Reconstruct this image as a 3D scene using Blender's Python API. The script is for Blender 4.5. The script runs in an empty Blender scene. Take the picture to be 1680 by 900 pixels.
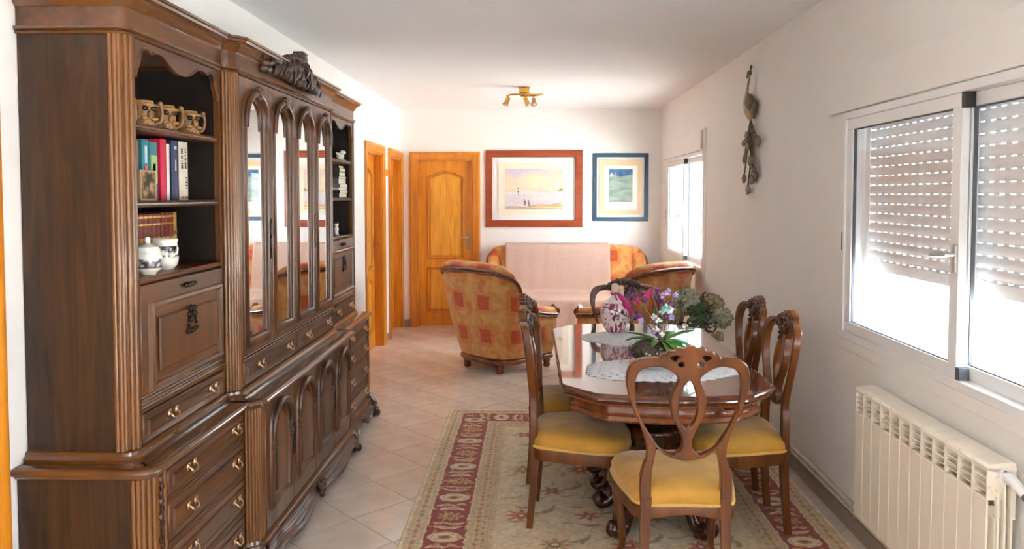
import bpy, bmesh, math, random
import numpy as np
from mathutils import Matrix, Vector, geometry, noise as mnoise

PI = math.pi
random.seed(7)
sc = bpy.context.scene
COL = sc.collection

# ------------------------------------------------------------------ camera
cam_d = bpy.data.cameras.new('camera')
cam = bpy.data.objects.new('camera', cam_d)
COL.objects.link(cam)
cam.location = (0.0, 0.0, 1.6)
cam.rotation_euler = (PI / 2 - math.radians(2.4), 0.0, math.radians(1.66))
cam_d.sensor_width = 36.0
cam_d.lens = 36.0 * 1240.0 / 1680.0
cam_d.shift_y = -79.0 / 1680.0
cam_d.clip_start = 0.05
sc.camera = cam

# ------------------------------------------------------------------ world, sun, window portals, exposure
world = bpy.data.worlds.new('daylight')
sc.world = world
world.use_nodes = True
bgn = world.node_tree.nodes['Background']
bgn.inputs['Color'].default_value = (0.85, 0.92, 1.0, 1.0)
bgn.inputs['Strength'].default_value = 5.2
sun_d = bpy.data.lights.new('sun', 'SUN')
sun_d.energy = 36.0
sun_d.angle = 0.01
sun_d.color = (1.0, 0.99, 0.98)
sun = bpy.data.objects.new('sun', sun_d)
COL.objects.link(sun)
sun.rotation_euler = (math.radians(8), math.radians(-28), 0)   # high, from the far side of the house


def portal(x, y, z, w, h, rot):
    d = bpy.data.lights.new('window_portal', 'AREA')
    d.shape = 'RECTANGLE'
    d.size = h
    d.size_y = w
    d.cycles.is_portal = True
    o = bpy.data.objects.new('window_portal', d)
    COL.objects.link(o)
    o.location = (x, y, z)
    o.rotation_euler = rot


sc.view_settings.view_transform = 'Standard'
sc.view_settings.look = 'None'
sc.view_settings.gamma = 1.0
sc.view_settings.exposure = 1.62
try:
    sc.view_settings.use_curve_mapping = False
    sc.cycles.max_bounces = 14
    sc.cycles.diffuse_bounces = 8
    sc.cycles.glossy_bounces = 5
    sc.cycles.transparent_max_bounces = 16
    sc.cycles.caustics_reflective = False
    sc.cycles.caustics_refractive = False
    sc.cycles.sample_clamp_indirect = 8.0
except Exception:
    pass


# ------------------------------------------------------------------ materials
def S(r, g, b):
    f = lambda c: (c / 255) / 12.92 if c <= 10 else ((c / 255 + 0.055) / 1.055) ** 2.4
    return (f(r), f(g), f(b), 1.0)


def new_mat(name):
    m = bpy.data.materials.new(name)
    m.use_nodes = True
    nt = m.node_tree
    return m, nt, nt.nodes['Principled BSDF']


def mixrgb(nt, a, b, fac, mode='MIX'):
    n = nt.nodes.new('ShaderNodeMix')
    n.data_type = 'RGBA'
    n.blend_type = mode
    for k, v in ((6, a), (7, b), (0, fac)):
        if hasattr(v, 'is_output'):
            nt.links.new(v, n.inputs[k])
        else:
            n.inputs[k].default_value = v
    return n.outputs[2]


def tex_noise(nt, scale, detail=3.0, dist=0.0, mapping=None, rough=0.5):
    tc = nt.nodes.new('ShaderNodeTexCoord')
    n = nt.nodes.new('ShaderNodeTexNoise')
    n.inputs['Scale'].default_value = scale
    n.inputs['Detail'].default_value = detail
    n.inputs['Distortion'].default_value = dist
    n.inputs['Roughness'].default_value = rough
    if mapping:
        mp = nt.nodes.new('ShaderNodeMapping')
        mp.inputs['Scale'].default_value = mapping
        nt.links.new(tc.outputs['Object'], mp.inputs['Vector'])
        nt.links.new(mp.outputs['Vector'], n.inputs['Vector'])
    else:
        nt.links.new(tc.outputs['Object'], n.inputs['Vector'])
    return n.outputs['Fac']


def ramp(nt, fac, stops):
    r = nt.nodes.new('ShaderNodeValToRGB')
    e = r.color_ramp.elements
    while len(e) < len(stops):
        e.new(0.5)
    for i, (p, c) in enumerate(stops):
        e[i].position = p
        e[i].color = c
    nt.links.new(fac, r.inputs['Fac'])
    return r.outputs['Color']


def add_bump(nt, bs, height, strength, dist=0.01):
    b = nt.nodes.new('ShaderNodeBump')
    b.inputs['Strength'].default_value = strength
    b.inputs['Distance'].default_value = dist
    nt.links.new(height, b.inputs['Height'])
    nt.links.new(b.outputs['Normal'], bs.inputs['Normal'])


def sc3(c, k):
    return (min(c[0] * k, 1), min(c[1] * k, 1), min(c[2] * k, 1), 1)


def pmat(name, col, rough=0.5, metal=0.0, var=0.12, vscale=12.0, bump=0.0, bscale=150.0, coat=0.0, sheen=0.0, spec=0.5):
    m, nt, bs = new_mat(name)
    n = tex_noise(nt, vscale, 4.0)
    nt.links.new(ramp(nt, n, [(0.3, sc3(col, 1 - var)), (0.7, sc3(col, 1 + var))]), bs.inputs['Base Color'])
    bs.inputs['Roughness'].default_value = rough
    bs.inputs['Metallic'].default_value = metal
    bs.inputs['Specular IOR Level'].default_value = spec
    bs.inputs['Coat Weight'].default_value = coat
    bs.inputs['Coat Roughness'].default_value = 0.08
    if sheen:
        bs.inputs['Sheen Weight'].default_value = sheen
        bs.inputs['Sheen Roughness'].default_value = 0.4
    if bump:
        add_bump(nt, bs, tex_noise(nt, bscale, 3.0), bump)
    return m


def wood(name, dark, light, axis='z', rough=0.32, coat=0.3, k=1.0, dist=1.2, bump=0.05, coat_rough=0.12):
    m, nt, bs = new_mat(name)
    a = {'x': (0.7, 9, 9), 'y': (9, 0.7, 9), 'z': (9, 9, 0.7)}[axis]
    f = {'x': (6, 130, 130), 'y': (130, 6, 130), 'z': (130, 130, 6)}[axis]
    big = tex_noise(nt, 1.3 * k, 4.0, dist, a)
    mid = tex_noise(nt, 4.5 * k, 3.0, 0.4, a)
    fine = tex_noise(nt, 1.6, 2.0, 0.0, f)
    c = ramp(nt, big, [(0.28, dark), (0.5, tuple(0.5 * (dark[i] + light[i]) for i in range(3)) + (1,)), (0.72, light)])
    c2 = ramp(nt, mid, [(0.3, (0.84, 0.82, 0.80, 1)), (0.65, (1.06, 1.05, 1.04, 1))])
    c3 = ramp(nt, fine, [(0.3, (0.86, 0.84, 0.82, 1)), (0.62, (1.03, 1.02, 1.02, 1))])
    c = mixrgb(nt, c, c2, 1.0, 'MULTIPLY')
    c = mixrgb(nt, c, c3, 0.8, 'MULTIPLY')
    nt.links.new(c, bs.inputs['Base Color'])
    bs.inputs['Roughness'].default_value = rough
    bs.inputs['Coat Weight'].default_value = coat
    bs.inputs['Coat Roughness'].default_value = coat_rough
    if bump:
        add_bump(nt, bs, fine, bump, 0.002)
    return m


def cattr_mat(name, rough=0.8, bump=0.0, bscale=300.0, sheen=0.0, coat=0.0):
    m, nt, bs = new_mat(name)
    v = nt.nodes.new('ShaderNodeVertexColor')
    v.layer_name = 'Col'
    n = tex_noise(nt, 60.0, 3.0)
    c = mixrgb(nt, v.outputs['Color'], ramp(nt, n, [(0.3, (0.86, 0.86, 0.86, 1)), (0.7, (1.08, 1.08, 1.08, 1))]), 1.0, 'MULTIPLY')
    nt.links.new(c, bs.inputs['Base Color'])
    bs.inputs['Roughness'].default_value = rough
    bs.inputs['Coat Weight'].default_value = coat
    if sheen:
        bs.inputs['Sheen Weight'].default_value = sheen
    if bump:
        add_bump(nt, bs, tex_noise(nt, bscale, 2.0), bump, 0.003)
    return m


def thin_glass(name, tint=(1, 1, 1, 1), ior=1.45):
    m = bpy.data.materials.new(name)
    m.use_nodes = True
    nt = m.node_tree
    nt.nodes.remove(nt.nodes['Principled BSDF'])
    out = nt.nodes['Material Output']
    tr = nt.nodes.new('ShaderNodeBsdfTransparent')
    tr.inputs['Color'].default_value = tint
    gl = nt.nodes.new('ShaderNodeBsdfGlossy')
    gl.inputs['Roughness'].default_value = 0.02
    lw = nt.nodes.new('ShaderNodeLayerWeight')
    lw.inputs['Blend'].default_value = 0.5
    r0 = ((ior - 1) / (ior + 1)) ** 2

    def mt(op, x, y):
        n = nt.nodes.new('ShaderNodeMath')
        n.operation = op
        for k, v in ((0, x), (1, y)):
            if hasattr(v, 'is_output'):
                nt.links.new(v, n.inputs[k])
            else:
                n.inputs[k].default_value = v
        return n.outputs[0]
    fac = mt('ADD', mt('MULTIPLY', mt('POWER', lw.outputs['Facing'], 5.0), 1 - r0), r0)
    mx = nt.nodes.new('ShaderNodeMixShader')
    nt.links.new(fac, mx.inputs['Fac'])
    nt.links.new(tr.outputs['BSDF'], mx.inputs[1])
    nt.links.new(gl.outputs['BSDF'], mx.inputs[2])
    nt.links.new(mx.outputs['Shader'], out.inputs['Surface'])
    return m


CAB_D, CAB_L = S(54, 30, 13), S(108, 66, 30)
M = {}
M['cab_z'] = wood('walnut_vertical_grain', CAB_D, CAB_L, 'z', 0.38, 0.15, dist=0.5, bump=0)
M['cab_y'] = wood('walnut_horizontal_grain', CAB_D, CAB_L, 'y', 0.36, 0.2, dist=0.5, bump=0)
M['cab_mould'] = pmat('walnut_polished_moulding', S(88, 54, 25), 0.22, var=0.16, vscale=6, coat=0.6)
M['cab_crest'] = pmat('walnut_dark_carving', S(50, 27, 15), 0.3, var=0.25, vscale=20, coat=0.4)
M['cab_side'] = wood('walnut_side_veneer', S(28, 16, 7), S(68, 42, 19), 'z', 0.5, 0.0, k=1.5, dist=2.6)
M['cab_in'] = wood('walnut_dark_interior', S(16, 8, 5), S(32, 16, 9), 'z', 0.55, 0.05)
M['cab_carve'] = wood('walnut_carved', S(44, 22, 11), S(86, 48, 25), 'z', 0.34, 0.3, bump=0)
M['reed'] = pmat('walnut_reeding', S(108, 67, 28), 0.3, var=0.14, vscale=5, coat=0.3)
M['chair'] = wood('cherry_chair_wood', S(72, 36, 11), S(124, 68, 20), 'z', 0.3, 0.2)
M['chair_dark'] = wood('dark_carved_chair_wood', S(48, 22, 10), S(80, 42, 22), 'z', 0.3, 0.4, bump=0)
M['table'] = wood('polished_table_top', S(70, 30, 16), S(112, 58, 34), 'y', 0.1, 0.9, bump=0.0, coat_rough=0.03)
M['table_side'] = wood('polished_table_apron', S(92, 46, 22), S(140, 80, 44), 'y', 0.24, 0.5, bump=0.02)
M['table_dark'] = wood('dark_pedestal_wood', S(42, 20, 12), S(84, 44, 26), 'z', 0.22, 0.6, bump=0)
M['arm_wood'] = wood('armchair_trim_wood', S(92, 42, 20), S(150, 84, 50), 'y', 0.25, 0.5, bump=0)
M['door'] = wood('honey_oak_door', S(208, 128, 20), S(232, 156, 38), 'z', 0.4, 0.25, dist=0.8)
M['door_panel'] = wood('honey_oak_panel', S(222, 150, 36), S(240, 176, 58), 'z', 0.38, 0.25, dist=2.0)
M['casing'] = wood('honey_oak_casing', S(198, 118, 22), S(222, 146, 40), 'z', 0.36, 0.3, dist=0.5)
M['wall'] = pmat('white_wall_paint', S(235, 234, 232), 0.85, var=0.015, vscale=3, bump=0.06, bscale=260)
M['ceil'] = pmat('white_ceiling_paint', S(238, 240, 243), 0.9, var=0.01, vscale=2, bump=0.03, bscale=200)
M['tile'] = None
M['grout'] = pmat('tile_grout', S(112, 98, 88), 0.9)
M['skirt'] = pmat('taupe_skirting_tile', S(150, 134, 122), 0.45, var=0.05)
M['white_alu'] = pmat('white_lacquered_aluminium', S(232, 234, 236), 0.3, var=0.01)
M['black_plastic'] = pmat('black_plastic', S(30, 32, 36), 0.4)
M['grey_rubber'] = pmat('grey_gasket', S(86, 92, 100), 0.6)
M['slat'] = pmat('white_shutter_slat', S(236, 240, 244), 0.45, var=0.01)
M['glass'] = thin_glass('window_glass')
M['bowl_glass'] = thin_glass('bowl_glass', (0.93, 0.95, 0.97, 1), 1.5)
M['mirror'] = None
M['brass'] = pmat('polished_brass', S(205, 160, 78), 0.2, 1.0, var=0.06)
M['old_brass'] = pmat('aged_brass_handle', S(206, 172, 138), 0.28, 1.0, var=0.12, vscale=60)
M['iron'] = pmat('dark_bronze_mount', S(40, 28, 20), 0.35, 0.6, var=0.2, vscale=80)
M['steel'] = pmat('brushed_steel', S(176, 150, 122), 0.35, 1.0, var=0.04)
M['silver'] = pmat('satin_silver_handle', S(200, 200, 200), 0.3, 0.8, var=0.03)
M['radiator'] = pmat('cream_radiator_enamel', S(238, 231, 218), 0.35, var=0.01)
M['rad_dark'] = pmat('radiator_shadow_gap', S(120, 112, 98), 0.6)
M['pipe'] = pmat('cream_painted_pipe', S(206, 196, 182), 0.4)
M['velvet'] = pmat('mustard_velvet', S(188, 140, 50), 0.75, var=0.14, vscale=9, bump=0.25, bscale=40, sheen=0.5)
M['piping'] = pmat('yellow_braid', S(214, 174, 92), 0.7, var=0.2, vscale=300, bump=0.5, bscale=500)
M['throw'] = pmat('blush_throw_cloth', S(200, 171, 156), 0.9, var=0.04, vscale=30, bump=0.4, bscale=350)
M['red_frame'] = wood('red_brown_picture_frame', S(132, 52, 18), S(168, 78, 34), 'x', 0.35, 0.3)
M['blue_frame'] = pmat('slate_blue_picture_frame', S(48, 84, 106), 0.4, var=0.1, vscale=40)
M['mat_cream'] = pmat('cream_mount_card', S(238, 226, 206), 0.9, var=0.01)
M['mat_tan'] = pmat('tan_mount_card', S(228, 200, 164), 0.9, var=0.02)
M['mat_white'] = pmat('white_mount_card', S(240, 238, 232), 0.9, var=0.01)
M['paint'] = cattr_mat('painted_pigment', 0.75)
M['rug'] = cattr_mat('woven_wool_pile', 0.95, 0.5, 400, 0.25)
M['glaze'] = cattr_mat('painted_glaze', 0.2, coat=0.5)
M['porcelain'] = cattr_mat('printed_porcelain', 0.2, coat=0.5)
M['lace'] = pmat('white_crochet_cotton', S(226, 230, 234), 0.9, var=0.06, vscale=90, bump=0.4, bscale=500)
M['bronze'] = pmat('weathered_bronze', S(110, 96, 80), 0.5, 0.5, var=0.35, vscale=30)
M['bronze_lt'] = pmat('pale_gold_patina', S(168, 150, 118), 0.45, 0.4, var=0.15, vscale=40)
M['mug'] = pmat('tan_stoneware', S(134, 96, 50), 0.4, var=0.4, vscale=35, bump=0.3, bscale=60)
M['mug_dark'] = pmat('dark_glaze_eye', S(28, 22, 20), 0.25)
M['soil'] = pmat('dark_potting_bark', S(84, 70, 56), 0.9, var=0.6, vscale=70, bump=1.0, bscale=70)
M['leaf'] = pmat('glossy_green_leaf', S(66, 122, 40), 0.3, var=0.2, vscale=25)
M['leaf_teal'] = pmat('teal_ribbon_leaf', S(70, 180, 140), 0.3, var=0.2, vscale=30)
M['stem'] = pmat('brown_flower_stem', S(120, 84, 66), 0.7)
M['purple'] = pmat('purple_petal', S(98, 32, 88), 0.5, var=0.4, vscale=60)
M['lilac'] = pmat('lilac_petal', S(156, 140, 190), 0.5, var=0.25, vscale=60)
M['white_petal'] = pmat('white_petal', S(226, 226, 232), 0.5, var=0.1, vscale=60)
M['mint'] = pmat('mint_petal', S(150, 206, 190), 0.4, var=0.15, vscale=60)
M['magenta'] = pmat('magenta_ribbon', S(190, 40, 120), 0.4, var=0.2, vscale=40)
M['cork'] = pmat('pale_stopper', S(222, 200, 178), 0.6, var=0.08, vscale=60)
M['hyd'] = pmat('dried_sage_floret', S(178, 184, 160), 0.8, var=0.3, vscale=40)
M['hyd2'] = pmat('dried_khaki_floret', S(176, 164, 130), 0.8, var=0.3, vscale=40)
M['sage'] = pmat('sage_green_leaf', S(92, 116, 86), 0.6, var=0.25, vscale=30)
M['artichoke'] = pmat('dried_artichoke', S(186, 166, 130), 0.8, var=0.25, vscale=40)
M['pot'] = pmat('dark_ceramic_pot', S(52, 48, 48), 0.35)
M['paper'] = pmat('book_pages', S(228, 222, 208), 0.9, var=0.06, vscale=200)
M['outside'] = pmat('pale_terrace_paving', S(222, 220, 214), 0.9, var=0.05, vscale=2)
M['hedge'] = pmat('sunlit_hedge_leaves', S(120, 140, 62), 0.7, var=0.4, vscale=6)
M['facade'] = pmat('exterior_render', S(226, 222, 214), 0.9)
M['porc_white'] = pmat('white_porcelain', S(224, 222, 214), 0.2, var=0.02, coat=0.4)


def make_tile_mat():
    m, nt, bs = new_mat('beige_glazed_floor_tile')
    oi = nt.nodes.new('ShaderNodeObjectInfo')
    n = tex_noise(nt, 5.0, 5.0, 0.6)
    c = ramp(nt, n, [(0.25, S(206, 191, 178)), (0.55, S(222, 208, 195)), (0.8, S(230, 218, 207))])
    r = ramp(nt, oi.outputs['Random'], [(0.0, (0.93, 0.92, 0.91, 1)), (1.0, (1.03, 1.02, 1.01, 1))])
    nt.links.new(mixrgb(nt, c, r, 1.0, 'MULTIPLY'), bs.inputs['Base Color'])
    bs.inputs['Roughness'].default_value = 0.14
    bs.inputs['Specular IOR Level'].default_value = 0.6
    add_bump(nt, bs, tex_noise(nt, 7.0, 2.0), 0.04, 0.01)
    return m


M['tile'] = make_tile_mat()


def make_mirror():
    m, nt, bs = new_mat('mirrored_glass')
    bs.inputs['Base Color'].default_value = (0.78, 0.79, 0.79, 1)
    bs.inputs['Metallic'].default_value = 1.0
    bs.inputs['Roughness'].default_value = 0.02
    return m


M['mirror'] = make_mirror()


def make_tapestry(name, gold, orange, red, du=0.36, dv=0.32, off=0.136):
    """golden jacquard with rows of brick-red blocks, laid out on the UV map (metres)"""
    m, nt, bs = new_mat(name)
    uv = nt.nodes.new('ShaderNodeUVMap')
    uv.uv_map = 'UVMap'
    sx = nt.nodes.new('ShaderNodeSeparateXYZ')
    nt.links.new(uv.outputs['UV'], sx.inputs['Vector'])

    def math_n(op, a, b=None):
        n = nt.nodes.new('ShaderNodeMath')
        n.operation = op
        for k, v in ((0, a), (1, b)):
            if v is None:
                continue
            if hasattr(v, 'is_output'):
                nt.links.new(v, n.inputs[k])
            else:
                n.inputs[k].default_value = v
        return n.outputs[0]

    def tn(scale, detail, dist=0.0):
        n = nt.nodes.new('ShaderNodeTexNoise')
        n.inputs['Scale'].default_value = scale
        n.inputs['Detail'].default_value = detail
        n.inputs['Distortion'].default_value = dist
        nt.links.new(uv.outputs['UV'], n.inputs['Vector'])
        return n.outputs['Fac']
    wob = math_n('MULTIPLY', math_n('SUBTRACT', tn(45, 3), 0.5), 0.03)

    def band(v, period, lo, hi, o):
        f = math_n('FRACT', math_n('DIVIDE', math_n('ADD', math_n('ADD', v, wob), o), period))
        return math_n('MULTIPLY', math_n('GREATER_THAN', f, lo), math_n('LESS_THAN', f, hi))
    mask = math_n('MULTIPLY', band(sx.outputs[0], du, 0.28, 0.70, -0.02), band(sx.outputs[1], dv, 0.34, 0.76, off))
    halo = math_n('MULTIPLY', band(sx.outputs[0], du, 0.16, 0.82, -0.02), band(sx.outputs[1], dv, 0.22, 0.86, off))
    base = ramp(nt, tn(9, 5, 1.0), [(0.3, orange), (0.5, gold), (0.75, sc3(gold, 1.25))])
    scrl = ramp(nt, tn(70, 2, 3.0), [(0.42, (0.62, 0.5, 0.42, 1)), (0.52, (1, 1, 1, 1))])
    base = mixrgb(nt, base, scrl, 0.55, 'MULTIPLY')
    base = mixrgb(nt, base, orange, math_n('MULTIPLY', halo, 0.55))
    blk = mixrgb(nt, red, orange, ramp(nt, tn(90, 2, 2.0), [(0.45, (0, 0, 0, 1)), (0.62, (0.8, 0.8, 0.8, 1))]))
    nt.links.new(mixrgb(nt, base, blk, mask), bs.inputs['Base Color'])
    bs.inputs['Roughness'].default_value = 0.85
    bs.inputs['Sheen Weight'].default_value = 0.3
    add_bump(nt, bs, tn(160, 2), 0.3, 0.004)
    return m


M['tapestry'] = make_tapestry('gold_and_red_block_tapestry', S(214, 160, 92), S(208, 118, 54), S(180, 62, 34))


# ------------------------------------------------------------------ mesh building helpers
class MB:
    """collects simple solids and links them as one mesh object"""

    def __init__(s):
        s.v, s.f, s.uv = [], [], {}

    def add(s, verts, faces, fn=None):
        o = len(s.v)
        s.v += [tuple(fn(*p)) for p in verts] if fn else [tuple(p) for p in verts]
        s.f += [tuple(i + o for i in f) for f in faces]
        return s

    def box(s, x0, x1, y0, y1, z0, z1, b=0.0, fn=None):
        if x0 > x1: x0, x1 = x1, x0
        if y0 > y1: y0, y1 = y1, y0
        if z0 > z1: z0, z1 = z1, z0
        b = min(b, (x1 - x0) * .45, (y1 - y0) * .45, (z1 - z0) * .45)
        if b <= 0:
            v = [(x, y, z) for x in (x0, x1) for y in (y0, y1) for z in (z0, z1)]
            f = [(0, 1, 3, 2), (4, 6, 7, 5), (0, 4, 5, 1), (2, 3, 7, 6), (0, 2, 6, 4), (1, 5, 7, 3)]
            return s.add(v, f, fn)
        v, f, ix = [], [], {}
        X, Y, Z = (x0, x1), (y0, y1), (z0, z1)
        for i in (0, 1):
            for j in (0, 1):
                for k in (0, 1):
                    sx, sy, sz = (b if i == 0 else -b), (b if j == 0 else -b), (b if k == 0 else -b)
                    ix[i, j, k, 0] = len(v); v.append((X[i], Y[j] + sy, Z[k] + sz))
                    ix[i, j, k, 1] = len(v); v.append((X[i] + sx, Y[j], Z[k] + sz))
                    ix[i, j, k, 2] = len(v); v.append((X[i] + sx, Y[j] + sy, Z[k]))
                    f.append((ix[i, j, k, 0], ix[i, j, k, 1], ix[i, j, k, 2]))
        q = [(0, 0), (0, 1), (1, 1), (1, 0)]
        for a in (0, 1):
            f.append(tuple(ix[a, j, k, 0] for j, k in q))
            f.append(tuple(ix[j, a, k, 1] for j, k in q))
            f.append(tuple(ix[j, k, a, 2] for j, k in q))
            for c in (0, 1):
                f.append((ix[0, a, c, 1], ix[0, a, c, 2], ix[1, a, c, 2], ix[1, a, c, 1]))
                f.append((ix[a, 0, c, 0], ix[a, 0, c, 2], ix[a, 1, c, 2], ix[a, 1, c, 0]))
                f.append((ix[a, c, 0, 0], ix[a, c, 0, 1], ix[a, c, 1, 1], ix[a, c, 1, 0]))
        return s.add(v, f, fn)

    def tube(s, pts, r, seg=8, cap=True, closed=False, sq=None, fn=None):
        P = [Vector(p) for p in pts]
        n = len(P)
        R = [r] * n if not hasattr(r, '__len__') else list(r)
        T = []
        for i in range(n):
            a = P[(i - 1) % n] if (closed or i > 0) else P[i]
            b = P[(i + 1) % n] if (closed or i < n - 1) else P[i]
            t = b - a
            T.append(t.normalized() if t.length > 1e-9 else Vector((0, 0, 1)))
        up = Vector((0, 0, 1)) if abs(T[0].z) < 0.9 else Vector((1, 0, 0))
        N = (up - T[0] * up.dot(T[0])).normalized()
        v, f = [], []
        for i in range(n):
            N = (N - T[i] * N.dot(T[i]))
            N = N.normalized() if N.length > 1e-9 else Vector((1, 0, 0))
            B = T[i].cross(N)
            ra, rb = (R[i], R[i]) if sq is None else (R[i] * sq[0], R[i] * sq[1])
            for k in range(seg):
                a = 2 * PI * k / seg
                v.append(P[i] + N * (math.cos(a) * ra) + B * (math.sin(a) * rb))
        m = n if closed else n - 1
        for i in range(m):
            j = (i + 1) % n
            for k in range(seg):
                l = (k + 1) % seg
                f.append((i * seg + k, i * seg + l, j * seg + l, j * seg + k))
        if cap and not closed:
            f.append(tuple(range(seg - 1, -1, -1)))
            f.append(tuple((n - 1) * seg + k for k in range(seg)))
        return s.add(v, f, fn)

    def cyl(s, p0, p1, r0, r1=None, seg=16, fn=None):
        return s.tube([p0, p1], [r0, r0 if r1 is None else r1], seg, fn=fn)

    def lathe(s, prof, c=(0, 0, 0), seg=24, fn=None, sq=(1, 1)):
        v, f = [], []
        n = len(prof)
        for r, z in prof:
            for k in range(seg):
                a = 2 * PI * k / seg
                v.append((c[0] + r * math.cos(a) * sq[0], c[1] + r * math.sin(a) * sq[1], c[2] + z))
        for i in range(n - 1):
            for k in range(seg):
                l = (k + 1) % seg
                f.append((i * seg + k, i * seg + l, (i + 1) * seg + l, (i + 1) * seg + k))
        f.append(tuple(range(seg - 1, -1, -1)))
        f.append(tuple((n - 1) * seg + k for k in range(seg)))
        return s.add(v, f, fn)

    def ell(s, c, r, seg=10, rings=6, rot=None, fn=None, bump=0.0):
        v, f = [], []
        rot = rot or Matrix.Identity(3)
        c = Vector(c)
        if not hasattr(r, '__len__'):
            r = (r, r, r)
        ph = random.random() * 10
        for i in range(rings + 1):
            th = PI * i / rings
            for k in range(seg):
                a = 2 * PI * k / seg
                q = 1 + (bump * math.sin(3 * a + ph) * math.sin(2 * th + ph) if bump else 0)
                p = Vector((r[0] * math.sin(th) * math.cos(a) * q, r[1] * math.sin(th) * math.sin(a) * q, r[2] * math.cos(th) * q))
                v.append(c + rot @ p)
        for i in range(rings):
            for k in range(seg):
                l = (k + 1) % seg
                f.append((i * seg + k, (i + 1) * seg + k, (i + 1) * seg + l, i * seg + l))
        return s.add(v, f, fn)

    def prism(s, poly, d0, d1, fn):
        """polygon in (a, b) extruded from d0 to d1; fn(a, b, d) gives the point"""
        n = len(poly)
        v = [fn(a, b, d0) for a, b in poly] + [fn(a, b, d1) for a, b in poly]
        f = [tuple(range(n)), tuple(range(2 * n - 1, n - 1, -1))]
        f += [(i, (i + 1) % n, n + (i + 1) % n, n + i) for i in range(n)]
        return s.add(v, f)

    def sweep(s, path, prof, fn, closed=False, cap=True):
        """profile of (offset to the right of the path, height) carried along a 2D path with mitred corners"""
        P = [Vector((p[0], p[1])) for p in path]
        n = len(P)
        dirs = []
        for i in range(n if closed else n - 1):
            dirs.append((P[(i + 1) % n] - P[i]).normalized())
        v, f = [], []
        m = len(prof)
        for i in range(n):
            if closed:
                d0, d1 = dirs[i - 1], dirs[i]
            else:
                d0 = dirs[max(i - 1, 0)]
                d1 = dirs[min(i, n - 2)]
            n0 = Vector((d0.y, -d0.x))
            n1 = Vector((d1.y, -d1.x))
            mt = n0 + n1
            mt = mt.normalized() if mt.length > 1e-6 else n0
            k = 1.0 / max(mt.dot(n0), 0.35)
            for o, h in prof:
                q = P[i] + mt * (o * k)
                v.append(fn(q.x, q.y, h))
        L = n if closed else n - 1
        for i in range(L):
            j = (i + 1) % n
            for k in range(m):
                l = (k + 1) % m
                f.append((i * m + k, j * m + k, j * m + l, i * m + l))
        if cap and not closed:
            f.append(tuple(range(m)))
            f.append(tuple((n - 1) * m + k for k in range(m - 1, -1, -1)))
        return s.add(v, f)

    def grid(s, fnuv, nu, nv, cu=False, uvfn=None):
        """surface fnuv(i, j) over (nu+1) x (nv+1) samples"""
        o = len(s.v)
        W = nv + 1
        U = nu if cu else nu + 1
        for i in range(U):
            for j in range(W):
                s.v.append(tuple(fnuv(i / nu, j / nv)))
        for i in range(nu):
            i2 = (i + 1) % U
            for j in range(nv):
                s.f.append((o + i * W + j, o + i2 * W + j, o + i2 * W + j + 1, o + i * W + j + 1))
                if uvfn:
                    s.uv[len(s.f) - 1] = [uvfn(i / nu, j / nv), uvfn((i + 1) / nu, j / nv), uvfn((i + 1) / nu, (j + 1) / nv), uvfn(i / nu, (j + 1) / nv)]
        return s

    def xf(s, mat):
        s.v = [tuple(mat @ Vector(p)) for p in s.v]
        return s

    def map(s, fn):
        s.v = [tuple(fn(*p)) for p in s.v]
        return s

    def mesh(s, name, mat, angle=40, normals=True):
        me = bpy.data.meshes.new(name)
        me.from_pydata(s.v, [], s.f)
        if s.uv:
            uvl = me.uv_layers.new(name='UVMap')
            for p in me.polygons:
                if p.index in s.uv:
                    for li, uvc in zip(p.loop_indices, s.uv[p.index]):
                        uvl.data[li].uv = uvc
        if normals:
            bm = bmesh.new()
            bm.from_mesh(me)
            bmesh.ops.recalc_face_normals(bm, faces=bm.faces)
            bm.to_mesh(me)
            bm.free()
        me.shade_smooth()
        me.set_sharp_from_angle(angle=math.radians(angle))
        me.materials.append(M[mat] if isinstance(mat, str) else mat)
        return me

    def build(s, name, mat, parent=None, angle=40, world=False, normals=True, kind=None, label=None):
        if world and parent is not None:
            inv = WM[parent].inverted()
            s.xf(inv)
        o = bpy.data.objects.new(name, s.mesh(name, mat, angle, normals))
        COL.objects.link(o)
        if parent is not None:
            o.parent = parent
            WM[o] = WM[parent]
        else:
            WM[o] = Matrix.Identity(4)
        if kind:
            o['kind'] = kind
        if label:
            o['label'] = label
        return o


WM = {}


def thing(name, label, cat, loc=(0, 0, 0), rz=0.0, group=None, kind=None):
    o = bpy.data.objects.new(name, None)
    o.empty_display_size = 0.05
    COL.objects.link(o)
    o.location = loc
    o.rotation_euler = (0, 0, rz)
    if label:
        o['label'] = label
    if cat:
        o['category'] = cat
    if group:
        o['group'] = group
    if kind:
        o['kind'] = kind
    WM[o] = Matrix.Translation(loc) @ Matrix.Rotation(rz, 4, 'Z')
    return o


def tag(o, label, cat, group=None):
    o['label'] = label
    o['category'] = cat
    if group:
        o['group'] = group
    return o


def set_base(o, loc):
    """move a one-mesh thing's origin to its base"""
    l = Vector(loc)
    o.data.transform(Matrix.Translation(-l))
    o.location = l
    WM[o] = Matrix.Translation(l)
    return o


def dup(root, loc, rz, label, group=None):
    r = root.copy()
    COL.objects.link(r)
    r.location = loc
    r.rotation_euler = (0, 0, rz)
    r['label'] = label
    if group:
        r['group'] = group
    WM[r] = Matrix.Translation(loc) @ Matrix.Rotation(rz, 4, 'Z')
    for ch in list(root.children):
        c = ch.copy()
        COL.objects.link(c)
        c.parent = r
        for g in list(ch.children):
            d = g.copy()
            COL.objects.link(d)
            d.parent = c
    return r


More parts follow.
